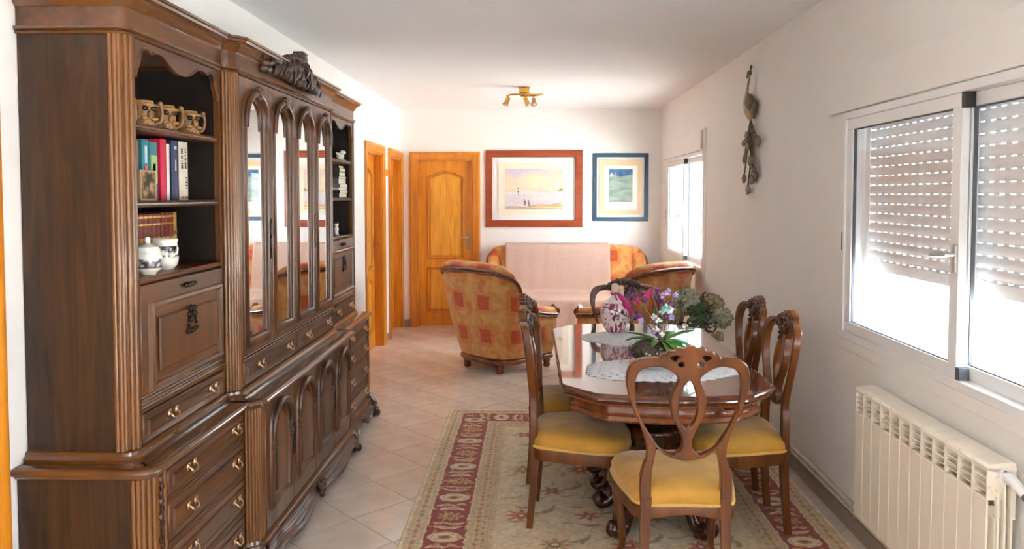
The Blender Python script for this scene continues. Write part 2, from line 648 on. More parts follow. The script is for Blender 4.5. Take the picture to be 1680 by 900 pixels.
def copy_part(o, parent, loc=None):
    c = o.copy()
    COL.objects.link(c)
    c.parent = parent
    if loc is not None:
        c.location = loc
    WM[c] = WM[parent]
    for g in list(o.children):
        d = g.copy()
        COL.objects.link(d)
        d.parent = c
    return c


def spline(pts, n=8, closed=False):
    """Catmull-Rom through the points"""
    P = [np.array(p, float) for p in pts]
    out = []
    m = len(P)
    for i in range(m if closed else m - 1):
        p0 = P[(i - 1) % m] if (closed or i > 0) else 2 * P[0] - P[1]
        p1, p2 = P[i], P[(i + 1) % m]
        p3 = P[(i + 2) % m] if (closed or i < m - 2) else 2 * P[-1] - P[-2]
        for k in range(n):
            t = k / n
            out.append(tuple(0.5 * (2 * p1 + (p2 - p0) * t + (2 * p0 - 5 * p1 + 4 * p2 - p3) * t * t + (3 * p1 - p0 - 3 * p2 + p3) * t ** 3)))
    if not closed:
        out.append(tuple(P[-1]))
    return out


def plate(outlines, depth, bevel):
    """flat board with holes: outlines in (a, b), the first one outside; thickness along c; returns verts, faces"""
    def signed(P):
        return 0.5 * sum(P[k - 1][0] * P[k][1] - P[k][0] * P[k - 1][1] for k in range(len(P)))

    loops = []
    for n_, L in enumerate(outlines):
        P = []
        for p in L:
            if not P or math.hypot(p[0] - P[-1][0], p[1] - P[-1][1]) > 1e-5:
                P.append((float(p[0]), float(p[1])))
        if math.hypot(P[0][0] - P[-1][0], P[0][1] - P[-1][1]) < 1e-5:
            P.pop()
        if (signed(P) > 0) != (n_ == 0):
            P.reverse()
        loops.append(P)
    ins = []
    for P in loops:
        m = len(P)
        Q = []
        for k in range(m):
            a, b, c = Vector(P[k - 1]), Vector(P[k]), Vector(P[(k + 1) % m])
            d0, d1 = (b - a).normalized(), (c - b).normalized()
            n0, n1 = Vector((-d0.y, d0.x)), Vector((-d1.y, d1.x))
            t = n0 + n1
            t = t.normalized() if t.length > 1e-6 else n0
            q = b + t * (bevel / max(t.dot(n0), 0.6))
            Q.append((q.x, q.y))
        ins.append(Q)
    V, F, key = [], [], {}
    h = depth / 2
    for P, Q in zip(loops, ins):
        m = len(P)
        o = len(V)
        V += [(p[0], p[1], -h) for p in Q] + [(p[0], p[1], -h + bevel) for p in P] + [(p[0], p[1], h - bevel) for p in P] + [(p[0], p[1], h) for p in Q]
        for k in range(m):
            l = (k + 1) % m
            for r in range(3):
                F.append((o + r * m + k, o + r * m + l, o + (r + 1) * m + l, o + (r + 1) * m + k))
            key[round(Q[k][0], 6), round(Q[k][1], 6)] = (o + k, o + 3 * m + k)
    pts, edges = [], []
    for Q in ins:
        o = len(pts)
        pts += [Vector(p) for p in Q]
        edges += [(o + k, o + (k + 1) % len(Q)) for k in range(len(Q))]
    res = geometry.delaunay_2d_cdt(pts, edges, [], 0, 1e-7)
    cv = res[0]

    def inside(x, y):
        r = False
        for Q in ins:
            for k in range(len(Q)):
                (x0, y0), (x1, y1) = Q[k - 1], Q[k]
                if (y0 > y) != (y1 > y) and x < x0 + (y - y0) / (y1 - y0) * (x1 - x0):
                    r = not r
        return r

    def vid(p, side):
        kk = (round(p[0], 6), round(p[1], 6))
        if kk not in key:
            key[kk] = (len(V), len(V) + 1)
            V.append((p[0], p[1], -h))
            V.append((p[0], p[1], h))
        return key[kk][side]
    for t in res[2]:
        P = [cv[i] for i in t]
        if inside(sum(p[0] for p in P) / len(P), sum(p[1] for p in P) / len(P)):
            F.append(tuple(vid(p, 1) for p in P))
            F.append(tuple(vid(p, 0) for p in reversed(P)))
    return V, F


def half_round(w, h, n=5):
    return [(-w / 2 * math.cos(PI * k / n), h * math.sin(PI * k / n)) for k in range(n + 1)]


def color_mesh(name, mat, verts, faces, cols, parent=None, angle=40, world=False):
    """mesh with one pattern colour per vertex"""
    if world and parent is not None:
        inv = WM[parent].inverted()
        verts = [tuple(inv @ Vector(p)) for p in verts]
    me = bpy.data.meshes.new(name)
    me.from_pydata(verts, [], faces)
    ca = me.color_attributes.new('Col', 'FLOAT_COLOR', 'POINT')
    ca.data.foreach_set('color', np.asarray(cols, dtype=np.float32).ravel())
    me.shade_smooth()
    me.set_sharp_from_angle(angle=math.radians(angle))
    me.materials.append(M[mat])
    o = bpy.data.objects.new(name, me)
    COL.objects.link(o)
    if parent is not None:
        o.parent = parent
        WM[o] = WM[parent]
    return o


def blobs(mb, spots, rnd, seg=7, rings=5):
    """carved clusters: list of (centre, radii)"""
    for c, r in spots:
        rot = Matrix.Rotation(rnd.uniform(-1, 1), 3, 'X') @ Matrix.Rotation(rnd.uniform(-0.6, 0.6), 3, 'Z')
        mb.ell(c, r, seg, rings, rot, bump=0.12)


# ------------------------------------------------------------------ room shell
XL, XR, YB, YF, ZC = -1.6, 1.515, 9.1, -1.4, 2.62


def struct(name, mb, mat, parent=None, **k):
    return mb.build(name, mat, parent, kind='structure', **k)


def wall_with_holes(mb, a0, a1, holes, fnbox):
    """boxes around rectangular openings; holes = (a0, a1, z0, z1) in order along the wall"""
    cur = a0
    for h0, h1, z0, z1 in holes:
        fnbox(mb, cur, h0, 0, ZC)
        if z0 > 0:
            fnbox(mb, h0, h1, 0, z0)
        if z1 < ZC:
            fnbox(mb, h0, h1, z1, ZC)
        cur = h1
    fnbox(mb, cur, a1, 0, ZC)


W1 = (1.78, 3.745, 0.905, 1.995)     # y0, y1, z0, z1 of the near window
W2 = (6.76, 8.66, 0.905, 1.995)
W3 = (-1.25, 0.35, 0.03, 2.1)       # unseen glazed opening, added beside the camera to light the near end
D1 = (7.19, 7.92)
D2 = (8.34, 9.03)
D4 = (1.36, 2.12)
D3 = (-1.415, -0.73)
DOOR_H = 2.03
WT = 0.2

mb = MB()
wall_with_holes(mb, YF, YB, [W3, W1, W2], lambda m, a, b, z0, z1: m.box(XR, XR + WT, a, b, z0, z1))
struct('wall_right', mb, 'wall')
mb = MB()
wall_with_holes(mb, YF, YB, [(D4[0], D4[1], 0, DOOR_H), (D1[0], D1[1], 0, DOOR_H), (D2[0], D2[1], 0, DOOR_H)],
                lambda m, a, b, z0, z1: m.box(XL - WT, XL, a, b, z0, z1))
struct('wall_left', mb, 'wall')
mb = MB()
wall_with_holes(mb, XL - WT, XR + WT, [(D3[0], D3[1], 0, DOOR_H)], lambda m, a, b, z0, z1: m.box(a, b, YB, YB + WT, z0, z1))
struct('wall_back', mb, 'wall')
mb = MB()
mb.box(XL - WT, XR + WT, YF - WT, YF, 0, ZC)
struct('wall_front', mb, 'wall')
mb = MB().box(XL - WT, XR + WT, YF - WT, YB + WT, ZC, ZC + 0.2)
struct('ceiling', mb, 'ceil')
mb = MB().box(XR + WT, XR + WT + 0.85, 1.2, YB + 0.6, 2.46, 2.6, 0.01)  # unseen overhang, added to cut the daylight entering the far window
struct('added_shade_eaves', mb, 'facade')

# floor: mortar bed plus every diagonal tile in view as a piece of its own
mb = MB().box(XL - WT, XR + WT, YF - WT, YB + WT, -0.2, -0.0025)
floor = struct('floor', mb, 'grout')
mb = MB().box(XL, XR, YF, 2.55, -0.0025, 0.0)
for q in (D1, D2, D4):
    mb.box(XL - WT, XL, q[0], q[1], -0.0025, 0.0)
mb.box(D3[0], D3[1], YB, YB + WT, -0.0025, 0.0)
tile_bed = mb.build('tiled_strip', 'tile', floor)


def clip_poly(poly, x0, x1, y0, y1):
    def cl(P, inside, inter):
        out = []
        for i in range(len(P)):
            a, b = P[i - 1], P[i]
            if inside(b):
                if not inside(a):
                    out.append(inter(a, b))
                out.append(b)
            elif inside(a):
                out.append(inter(a, b))
        return out
    for ax, lim, sg in ((0, x0, 1), (0, x1, -1), (1, y0, 1), (1, y1, -1)):
        ins = lambda p: (p[ax] - lim) * sg >= 0

        def it(a, b):
            t = (lim - a[ax]) / (b[ax] - a[ax])
            return tuple(a[k] + t * (b[k] - a[k]) for k in (0, 1))
        poly = cl(poly, ins, it)
        if not poly:
            return []
    return poly


TP, U0, V0 = 0.3435, 1.949, 3.21
R2 = math.sqrt(0.5)
full_tile = None
for iu in range(-12, 24):
    for iv in range(-12, 24):
        u0, v0 = U0 + iu * TP, V0 + iv * TP
        g = 0.002
        q = [(u0 + g, v0 + g), (u0 + TP - g, v0 + g), (u0 + TP - g, v0 + TP - g), (u0 + g, v0 + TP - g)]
        xy = [((u - v) * R2, (u + v) * R2) for u, v in q]
        c = ((u0 + TP / 2 - v0 - TP / 2) * R2, (u0 + v0 + TP) * R2)
        p = clip_poly(xy, XL, XR, 2.55, YB)
        if len(p) < 3:
            continue
        whole = len(p) == 4 and all(abs(p[k][0] - xy[k][0]) + abs(p[k][1] - xy[k][1]) < 1e-6 for k in range(4))
        dz = random.uniform(-0.0003, 0.0)
        if whole and full_tile is not None:
            t = copy_part(full_tile, floor, (c[0], c[1], dz))
            continue
        loc = [(a - c[0], b - c[1]) for a, b in p]
        ar = sum(loc[i - 1][0] * loc[i][1] - loc[i][0] * loc[i - 1][1] for i in range(len(loc)))
        if abs(ar) < 0.002:
            continue
        m2 = MB().prism(loc, -0.0025, 0.0, lambda a, b, d: (a, b, d))
        t = m2.build('tile', 'tile', floor)
        t.location = (c[0], c[1], dz)
        if whole:
            full_tile = t

# skirting tiles
mb = MB()
mb.box(XR - 0.009, XR, YF, YB, 0, 0.085, 0.002)
struct('baseboard_right', mb, 'skirt')
mb = MB()
for a, b in ((YF, D4[0] - 0.09), (D4[1] + 0.09, D1[0] - 0.09), (D1[1] + 0.08, D2[0] - 0.09)):
    mb.box(XL, XL + 0.009, a, b, 0, 0.085, 0.002)
struct('baseboard_left', mb, 'skirt')
mb = MB()
mb.box(D3[1] + 0.085, XR, YB - 0.009, YB, 0, 0.085, 0.002)
mb.box(XL, D3[0] - 0.085, YB - 0.009, YB, 0, 0.085, 0.002)
struct('baseboard_back', mb, 'skirt')


# ------------------------------------------------------------------ doors
def arch_path(a0, a1, z0, z1, rise, n=10):
    """closed outline, flat bottom, bowed top"""
    p = [(a1, z0), (a0, z0), (a0, z1 - rise)]
    for k in range(1, n):
        t = k / n
        p.append((a0 + (a1 - a0) * t, z1 - rise + rise * math.sin(PI * t)))
    p.append((a1, z1 - rise))
    return p


def make_door(name, a0, a1, fn, lever_a, lever_dir, depth=0.10):
    """fn(a, z, d): point along the wall, height and distance in front of the wall face"""
    root = thing(name, None, None, fn((a0 + a1) / 2, 0, 0), 0, kind='structure')
    h = DOOR_H
    # casing: three mitred sides with a moulded section
    prof = [(0.0, -0.002), (0.0, 0.012), (0.012, 0.018), (0.03, 0.016), (0.05, 0.024), (0.07, 0.028), (0.083, 0.022), (0.083, -0.002)]
    m = MB().sweep([(a1, 0.0), (a1, h), (a0, h), (a0, 0.0)], prof, lambda a, z, d: fn(a, z, d))
    struct('door_casing', m, 'casing', root, world=True)
    m = MB()
    for q in ((a0, a0 + 0.022), (a1 - 0.022, a1)):
        m.prism([(q[0], 0), (q[1], 0), (q[1], h), (q[0], h)], 0.0, -0.199, fn)
    m.prism([(a0 + 0.022, h - 0.022), (a1 - 0.022, h - 0.022), (a1 - 0.022, h), (a0 + 0.022, h)], 0.0, -0.199, fn)
    struct('door_jamb', m, 'casing', root, world=True)
    b0, b1, t = a0 + 0.022, a1 - 0.022, h - 0.022
    D = -depth
    m = MB()
    m.prism([(b0, 0.0), (b1, 0.0), (b1, t), (b0, t)], D - 0.036, D - 0.012, fn)
    pa0, pa1 = b0 + 0.105, b1 - 0.105
    # stiles and rails stand proud of the sunk fields
    up = arch_path(pa0, pa1, 0.83, 1.88, 0.07)
    lo = [(pa1, 0.17), (pa0, 0.17), (pa0, 0.71), (pa1, 0.71)]
    v, f = plate([[(b0, 0.0), (b1, 0.0), (b1, t), (b0, t)], up, lo], 0.014, 0.001)
    m.add(v, f, lambda a, z, c: fn(a, z, D - 0.006 + c))
    leaf = struct('door_leaf', m, 'door', root, world=True)
    hr = half_round(0.022, 0.012)
    m = MB().sweep(up, hr, lambda a, z, d: fn(a, z, D + d), closed=True)
    struct('panel_moulding', m, 'casing', leaf, world=True)
    m = MB().sweep(lo, hr, lambda a, z, d: fn(a, z, D + d), closed=True)
    struct('panel_moulding', m, 'casing', leaf, world=True)
    for pth in (arch_path(pa0 + 0.03, pa1 - 0.03, 0.86, 1.85, 0.062), [(pa1 - 0.03, 0.2), (pa0 + 0.03, 0.2), (pa0 + 0.03, 0.68), (pa1 - 0.03, 0.68)]):
        m = MB()
        v, f = plate([pth], 0.012, 0.004)
        m.add(v, f, lambda a, z, c: fn(a, z, D - 0.008 + c))
        struct('door_panel', m, 'door_panel', leaf, world=True)
    # lever handle on a long back plate
    m = MB()
    m.prism([(lever_a - 0.02, 0.93), (lever_a + 0.02, 0.93), (lever_a + 0.022, 1.04), (lever_a + 0.02, 1.15), (lever_a, 1.165), (lever_a - 0.02, 1.15), (lever_a - 0.022, 1.04)], D + 0.001, D + 0.008, fn)
    pts = [fn(lever_a, 1.08, D), fn(lever_a, 1.08, D + 0.05), fn(lever_a + lever_dir * 0.015, 1.08, D + 0.06), fn(lever_a + lever_dir * (0.07 if name == 'door_3' else 0.12), 1.075, D + 0.058)]
    m.tube(pts, [0.011, 0.009, 0.01, 0.008], 8)
    struct('door_handle', m, 'steel' if name == 'door_3' else 'brass', root, world=True)
    # the dark room behind the leaf
    return root


make_door('door_1', D1[0], D1[1], lambda a, z, d: (XL + d, a, z), D1[1] - 0.09, -1, 0.08)
make_door('door_2', D2[0], D2[1], lambda a, z, d: (XL + d, a, z), D2[0] + 0.10, 1, 0.08)
make_door('door_3', D3[0], D3[1], lambda a, z, d: (a, YB - d, z), D3[1] - 0.075, -1, 0.05)
make_door('door_4', D4[0], D4[1], lambda a, z, d: (XL + d, a, z), D4[0] + 0.10, 1, 0.12)
mb = MB().box(XL, XL + 0.012, D1[1] + 0.083, D2[0] - 0.083, 1.80, 1.87, 0.002)
struct('trim_1', mb, 'casing')


# ------------------------------------------------------------------ windows
def make_window(name, W, slats, handle, strap):
    y0, y1, z0, z1 = W
    ym = (y0 + y1) / 2
    root = thing(name, None, None, (XR, ym, z0), 0, kind='structure')
    bar = lambda m, x0, x1, a0, a1, b0, b1: m.box(x0, x1, a0, a1, b0, b1, 0.002)
    # outer frame, 45 mm face, 10 mm proud of the wall
    m = MB()
    F = 0.034
    xi, xo = XR - 0.012, XR + 0.075
    bar(m, xi, xo, y0, y1, z0, z0 + F)
    bar(m, xi, xo, y0, y1, z1 - F, z1)
    bar(m, xi, xo, y0, y0 + F, z0 + F, z1 - F)
    bar(m, xi, xo, y1 - F, y1, z0 + F, z1 - F)
    struct('window_frame', m, 'white_alu', root, world=True)
    for x0, a0, a1, nm in ((XR - 0.002, ym - 0.03, y1 - F, 'front'), (XR + 0.034, y0 + F, ym + 0.03, 'rear')):
        x1 = x0 + 0.03
        s, h = 0.058, 0.05
        m = MB()
        bar(m, x0, x1, a0, a1, z0 + F, z0 + F + h)
        bar(m, x0, x1, a0, a1, z1 - F - h, z1 - F)
        bar(m, x0, x1, a0, a0 + s, z0 + F + h, z1 - F - h)
        bar(m, x0, x1, a1 - s, a1, z0 + F + h, z1 - F - h)
        sash = struct('sash_frame', m, 'white_alu', root, world=True)
        m = MB()
        g = 0.004
        for q in ((a0 + s, a0 + s + g, z0 + F + h, z1 - F - h), (a1 - s - g, a1 - s, z0 + F + h, z1 - F - h),
                  (a0 + s, a1 - s, z0 + F + h, z0 + F + h + g), (a0 + s, a1 - s, z1 - F - h - g, z1 - F - h)):
            m.box(x0 + 0.008, x1 - 0.008, *q)
        struct('gasket', m, 'grey_rubber', sash, world=True)
        m = MB().box(x0 + 0.013, x0 + 0.017, a0 + s, a1 - s, z0 + F + h, z1 - F - h)
        struct('glass_pane', m, 'glass', sash, world=True)
    # black stops where the sashes cross, in the tracks
    m = MB().box(XR - 0.006, XR + 0.03, ym - 0.058, ym - 0.032, z1 - F - 0.055, z1 - F + 0.004, 0.002)
    struct('track_stop', m, 'black_plastic', root, world=True)
    m = MB().box(XR - 0.006, XR + 0.03, ym - 0.058, ym - 0.032, z0 + F - 0.004, z0 + F + 0.045, 0.002)
    struct('track_stop', m, 'grey_rubber', root, world=True)
    if handle:
        m = MB().box(XR - 0.012, XR - 0.002, ym - 0.025, ym - 0.005, 1.32, 1.42, 0.003)
        m.tube([(XR - 0.01, ym - 0.014, 1.385), (XR - 0.04, ym - 0.014, 1.385), (XR - 0.045, ym + 0.01, 1.384), (XR - 0.042, ym + 0.08, 1.378)], [0.008, 0.008, 0.011, 0.008], 8)
        struct('window_handle', m, 'silver', root, world=True)
        m = MB().box(XR - 0.0135, XR - 0.011, y1 - 0.022, y1 - 0.012, 1.33, 1.42, 0.001)
        struct('latch_slot', m, 'grey_rubber', root, world=True)
    # moulded wall trim: shutter box cover above, flat surround below
    m = MB().box(XR - 0.02, XR, y0 - 0.06, y1 + 0.165, z1 + 0.004, z1 + 0.19, 0.003)
    struct('shutter_box_cover', m, 'wall', root, world=True)
    m = MB().box(XR - 0.006, XR, y0 - 0.06, y1 + 0.06, z0 - 0.055, z0 - 0.001, 0.002)
    m.box(XR - 0.006, XR, y1 + 0.001, y1 + 0.06, z0 - 0.001, z1 + 0.003, 0.002)
    m.box(XR - 0.006, XR, y0 - 0.06, y0 - 0.001, z0 - 0.001, z1 + 0.003, 0.002)
    struct('window_surround', m, 'wall', root, world=True)
    # stone sill outside and shutter guides
    m = MB().box(XR + 0.076, XR + WT + 0.04, y0, y1, z0, z0 + 0.03, 0.004)
    struct('outer_sill', m, 'facade', root, world=True)
    for a0, a1 in ((y0 + 0.005, y0 + 0.05), (y1 - 0.05, y1 - 0.005)):
        m = MB().box(XR + 0.10, XR + 0.135, a0, a1, z0 + 0.03, z1, 0.002)
        struct('shutter_guide', m, 'white_alu', root, world=True)
    # roller shutter slats
    if slats:
        sh = thing('roller_shutter', None, None, (0, 0, 0))
        sh.parent = root
        sh['kind'] = 'structure'
        sh.matrix_parent_inverse = Matrix.Identity(4)
        sh.location = (0, 0, 0)
        WM[sh] = WM[root]
        first = None
        P = 0.044
        for i in range(slats):
            zt = z1 - i * P
            if first is None:
                m = MB()
                prof = [(XR + 0.114, zt - 0.0405), (XR + 0.109, zt - 0.038), (XR + 0.105, zt - 0.030), (XR + 0.1035, zt - 0.020), (XR + 0.105, zt - 0.010), (XR + 0.110, zt - 0.002), (XR + 0.115, zt),
                        (XR + 0.121, zt), (XR + 0.118, zt - 0.019), (XR + 0.121, zt - 0.0405)]
                m.prism(prof, y0 + 0.03, y1 - 0.03, lambda a, b, d: (a, d, b))
                # webs that bridge the light slots to the slat below
                yy = y0 + 0.05
                while yy < y1 - 0.06:
                    m.box(XR + 0.115, XR + 0.119, yy, yy + 0.034, zt - 0.0445, zt - 0.0400)
                    yy += 0.062
                first = m.build('slat', 'slat', sh, world=True)
            else:
                copy_part(first, sh, (0, 0, -i * P))
        zb = z1 - slats * P
        m = MB().box(XR + 0.102, XR + 0.124, y0 + 0.03, y1 - 0.03, zb - 0.05, zb, 0.003)
        m.build('bottom_bar', 'white_alu', sh, world=True)
    if strap:
        m = MB().box(XR - 0.036, XR - 0.020, y0 + 0.0, y0 + 0.05, z1 + 0.01, z1 + 0.175, 0.004)
        struct('strap_guide', m, 'pipe', root, world=True)
        m = MB().box(XR - 0.019, XR - 0.0165, y0 + 0.014, y0 + 0.034, z0 - 0.3, z1 + 0.02)
        struct('shutter_strap', m, 'pipe', root, world=True)
    portal(XR + 0.3, ym, (z0 + z1) / 2, y1 - y0 + 0.1, z1 - z0 + 0.1, (0, PI / 2, 0))
    return root


make_window('window_1', W1, 16, True, False)
make_window('window_2', W2, 0, True, True)
make_window('added_light_opening', W3, 0, True, False)  # out of view, added only for its light on the near end
# outside: paved terrace and a garden hedge
mb = MB().box(-14, 30, -14, 26, -0.3, -0.21)
struct('terrace', mb, 'outside')
rnd = random.Random(3)
hb = MB()
for i in range(5200):
    y = rnd.uniform(2, 24)
    z = rnd.uniform(-0.2, 1.7) if y < 14 else rnd.uniform(-0.2, 2.6)
    x = 9.5 + rnd.gauss(0, 0.35)
    a, b = rnd.uniform(0, 6.28), rnd.uniform(-0.8, 0.8)
    s_ = rnd.uniform(0.06, 0.13)
    R = Matrix.Rotation(a, 3, 'Z') @ Matrix.Rotation(b, 3, 'X')
    hb.add([tuple(Vector((x, y, z)) + R @ Vector(p)) for p in ((-s_, 0, 0), (0, -s_ * .5, .01), (s_, 0, 0), (0, s_ * .5, .01))], [(0, 1, 2, 3)])
hedge = hb.build('garden_hedge', 'hedge', normals=False)
set_base(hedge, (9.5, 13, -0.21))
tag(hedge, 'sunlit green garden hedge outside, seen through the windows', 'hedge')
hedge['kind'] = 'stuff'


# ------------------------------------------------------------------ walnut wall unit along the left wall
rnd = random.Random(11)
BK = XL + 0.004       # back of the furniture


def arc_in(x, y, r, sg, n=5):
    """quarter round from the end face to the front: starts at (x - r, y), ends at (x, y + sg r)"""
    return [(x - r + r * math.sin(PI / 2 * k / n), y + sg * (r - r * math.cos(PI / 2 * k / n))) for k in range(n + 1)]


def front_frame(m, rect, xf, w, h, closed=True):
    y0, y1, z0, z1 = rect
    m.sweep([(y1, z0), (y0, z0), (y0, z1), (y1, z1)], half_round(w, h, 4), lambda a, b, d: (xf + d, a, b), closed=True)


def bail_handle(parent, y, z, xf, mat='old_brass', w=0.025):
    m = MB()
    for s in (-1, 1):
        m.ell((xf + 0.004, y + s * w, z + 0.006), (0.006, 0.009, 0.014), 8, 5)
        m.ell((xf + 0.008, y + s * w, z + 0.016), (0.005, 0.006, 0.006), 6, 4)
    pts = spline([(xf + 0.006, y - w, z + 0.008), (xf + 0.017, y - w * 0.9, z - 0.004), (xf + 0.020, y - w * .45, z - 0.014), (xf + 0.020, y, z - 0.010),
                  (xf + 0.020, y + w * .45, z - 0.014), (xf + 0.017, y + w * .9, z - 0.004), (xf + 0.006, y + w, z + 0.008)], 4)
    n = len(pts)
    m.tube(pts, [0.0028 + 0.0018 * math.sin(PI * i / (n - 1)) for i in range(n)], 6)
    return m.build('drawer_handle', mat, parent, world=True, angle=60)


def drawer(root, y0, y1, z0, z1, xf, hs):
    m = MB()
    m.box(xf - 0.02, xf + 0.006, y0, y1, z0, z1, 0.004)
    d = m.build('drawer', 'cab_y', root, world=True)
    m = MB()
    i = 0.022
    m.sweep([(y1 - i, z0 + i), (y0 + i, z0 + i), (y0 + i, z1 - i), (y1 - i, z1 - i)], [(-0.0005, 0.005), (0.0025, 0.015), (0.010, 0.016), (0.010, 0.005)],
            lambda a, b, h: (xf + h, a, b), closed=True)
    m.box(xf + 0.004, xf + 0.014, y0 + i + 0.004, y1 - i - 0.004, z0 + i + 0.004, z1 - i - 0.004)
    m.build('raised_panel', 'cab_y', d, world=True)
    for h in hs:
        bail_handle(d, h, (z0 + z1) / 2 + 0.006, xf + 0.014)
    return d


def reeds(m, pts, z0, z1, r=0.009):
    for x, y in pts:
        m.tube([(x, y, z0), (x, y, z1)], r, 10)


def lerp_pts(a, b, n, e=0.0):
    return [(a[0] + (b[0] - a[0]) * (e + (1 - 2 * e) * k / (n - 1)), a[1] + (b[1] - a[1]) * (e + (1 - 2 * e) * k / (n - 1))) for k in range(n)]


def cornice(root, path, zb):
    """three separate runs: bead, frieze and crown"""
    fn = lambda a, b, h: (a, b, h)
    m = MB().sweep(path, [(-0.02, zb), (0.008, zb), (0.012, zb + 0.006), (0.008, zb + 0.010), (0.018, zb + 0.014), (0.016, zb + 0.022), (-0.02, zb + 0.022)], fn)
    m.build('bead_moulding', 'cab_mould', root, world=True)
    m = MB().sweep(path, [(-0.02, zb + 0.022), (0.004, zb + 0.022), (0.004, zb + 0.085), (-0.02, zb + 0.085)], fn)
    m.build('frieze', 'cab_y', root, world=True)
    c = zb + 0.083
    m = MB().sweep(path, [(-0.02, c), (0.008, c), (0.012, c + 0.008), (0.018, c + 0.012), (0.022, c + 0.022), (0.034, c + 0.034), (0.048, c + 0.038),
                          (0.052, c + 0.046), (0.06, c + 0.048), (0.062, c + 0.056), (-0.02, c + 0.056)], fn)
    m.build('crown_moulding', 'cab_mould', root, world=True)
    poly = [(p[0], p[1]) for p in path]
    poly = poly + [(BK, path[-1][1]), (BK, path[0][1])]
    m = MB().prism(poly, c + 0.03, c + 0.05, lambda a, b, d: (a, b, d))
    m.build('top_panel', 'cab_in', root, world=True)


ZU = 0.76            # counter height
ZN = 2.095           # underside of the cornice


def scallop(y0, y1, zlow):
    """lower edge of the arched niche board: side lobes, a nick, a hanging middle"""
    h = [(0.0, 0.0), (0.012, 0.022), (0.035, 0.045), (0.05, 0.075), (0.075, 0.096), (0.115, 0.102), (0.15, 0.094), (0.165, 0.088), (0.185, 0.094), (0.23, 0.100), (0.29, 0.094), (0.37, 0.070), (0.44, 0.057), (0.5, 0.054)]
    h = spline(h, 3)
    full = h + [(1 - t, z) for t, z in reversed(h[:-1])]
    return [(y0 + (y1 - y0) * t, zlow + z) for t, z in full]


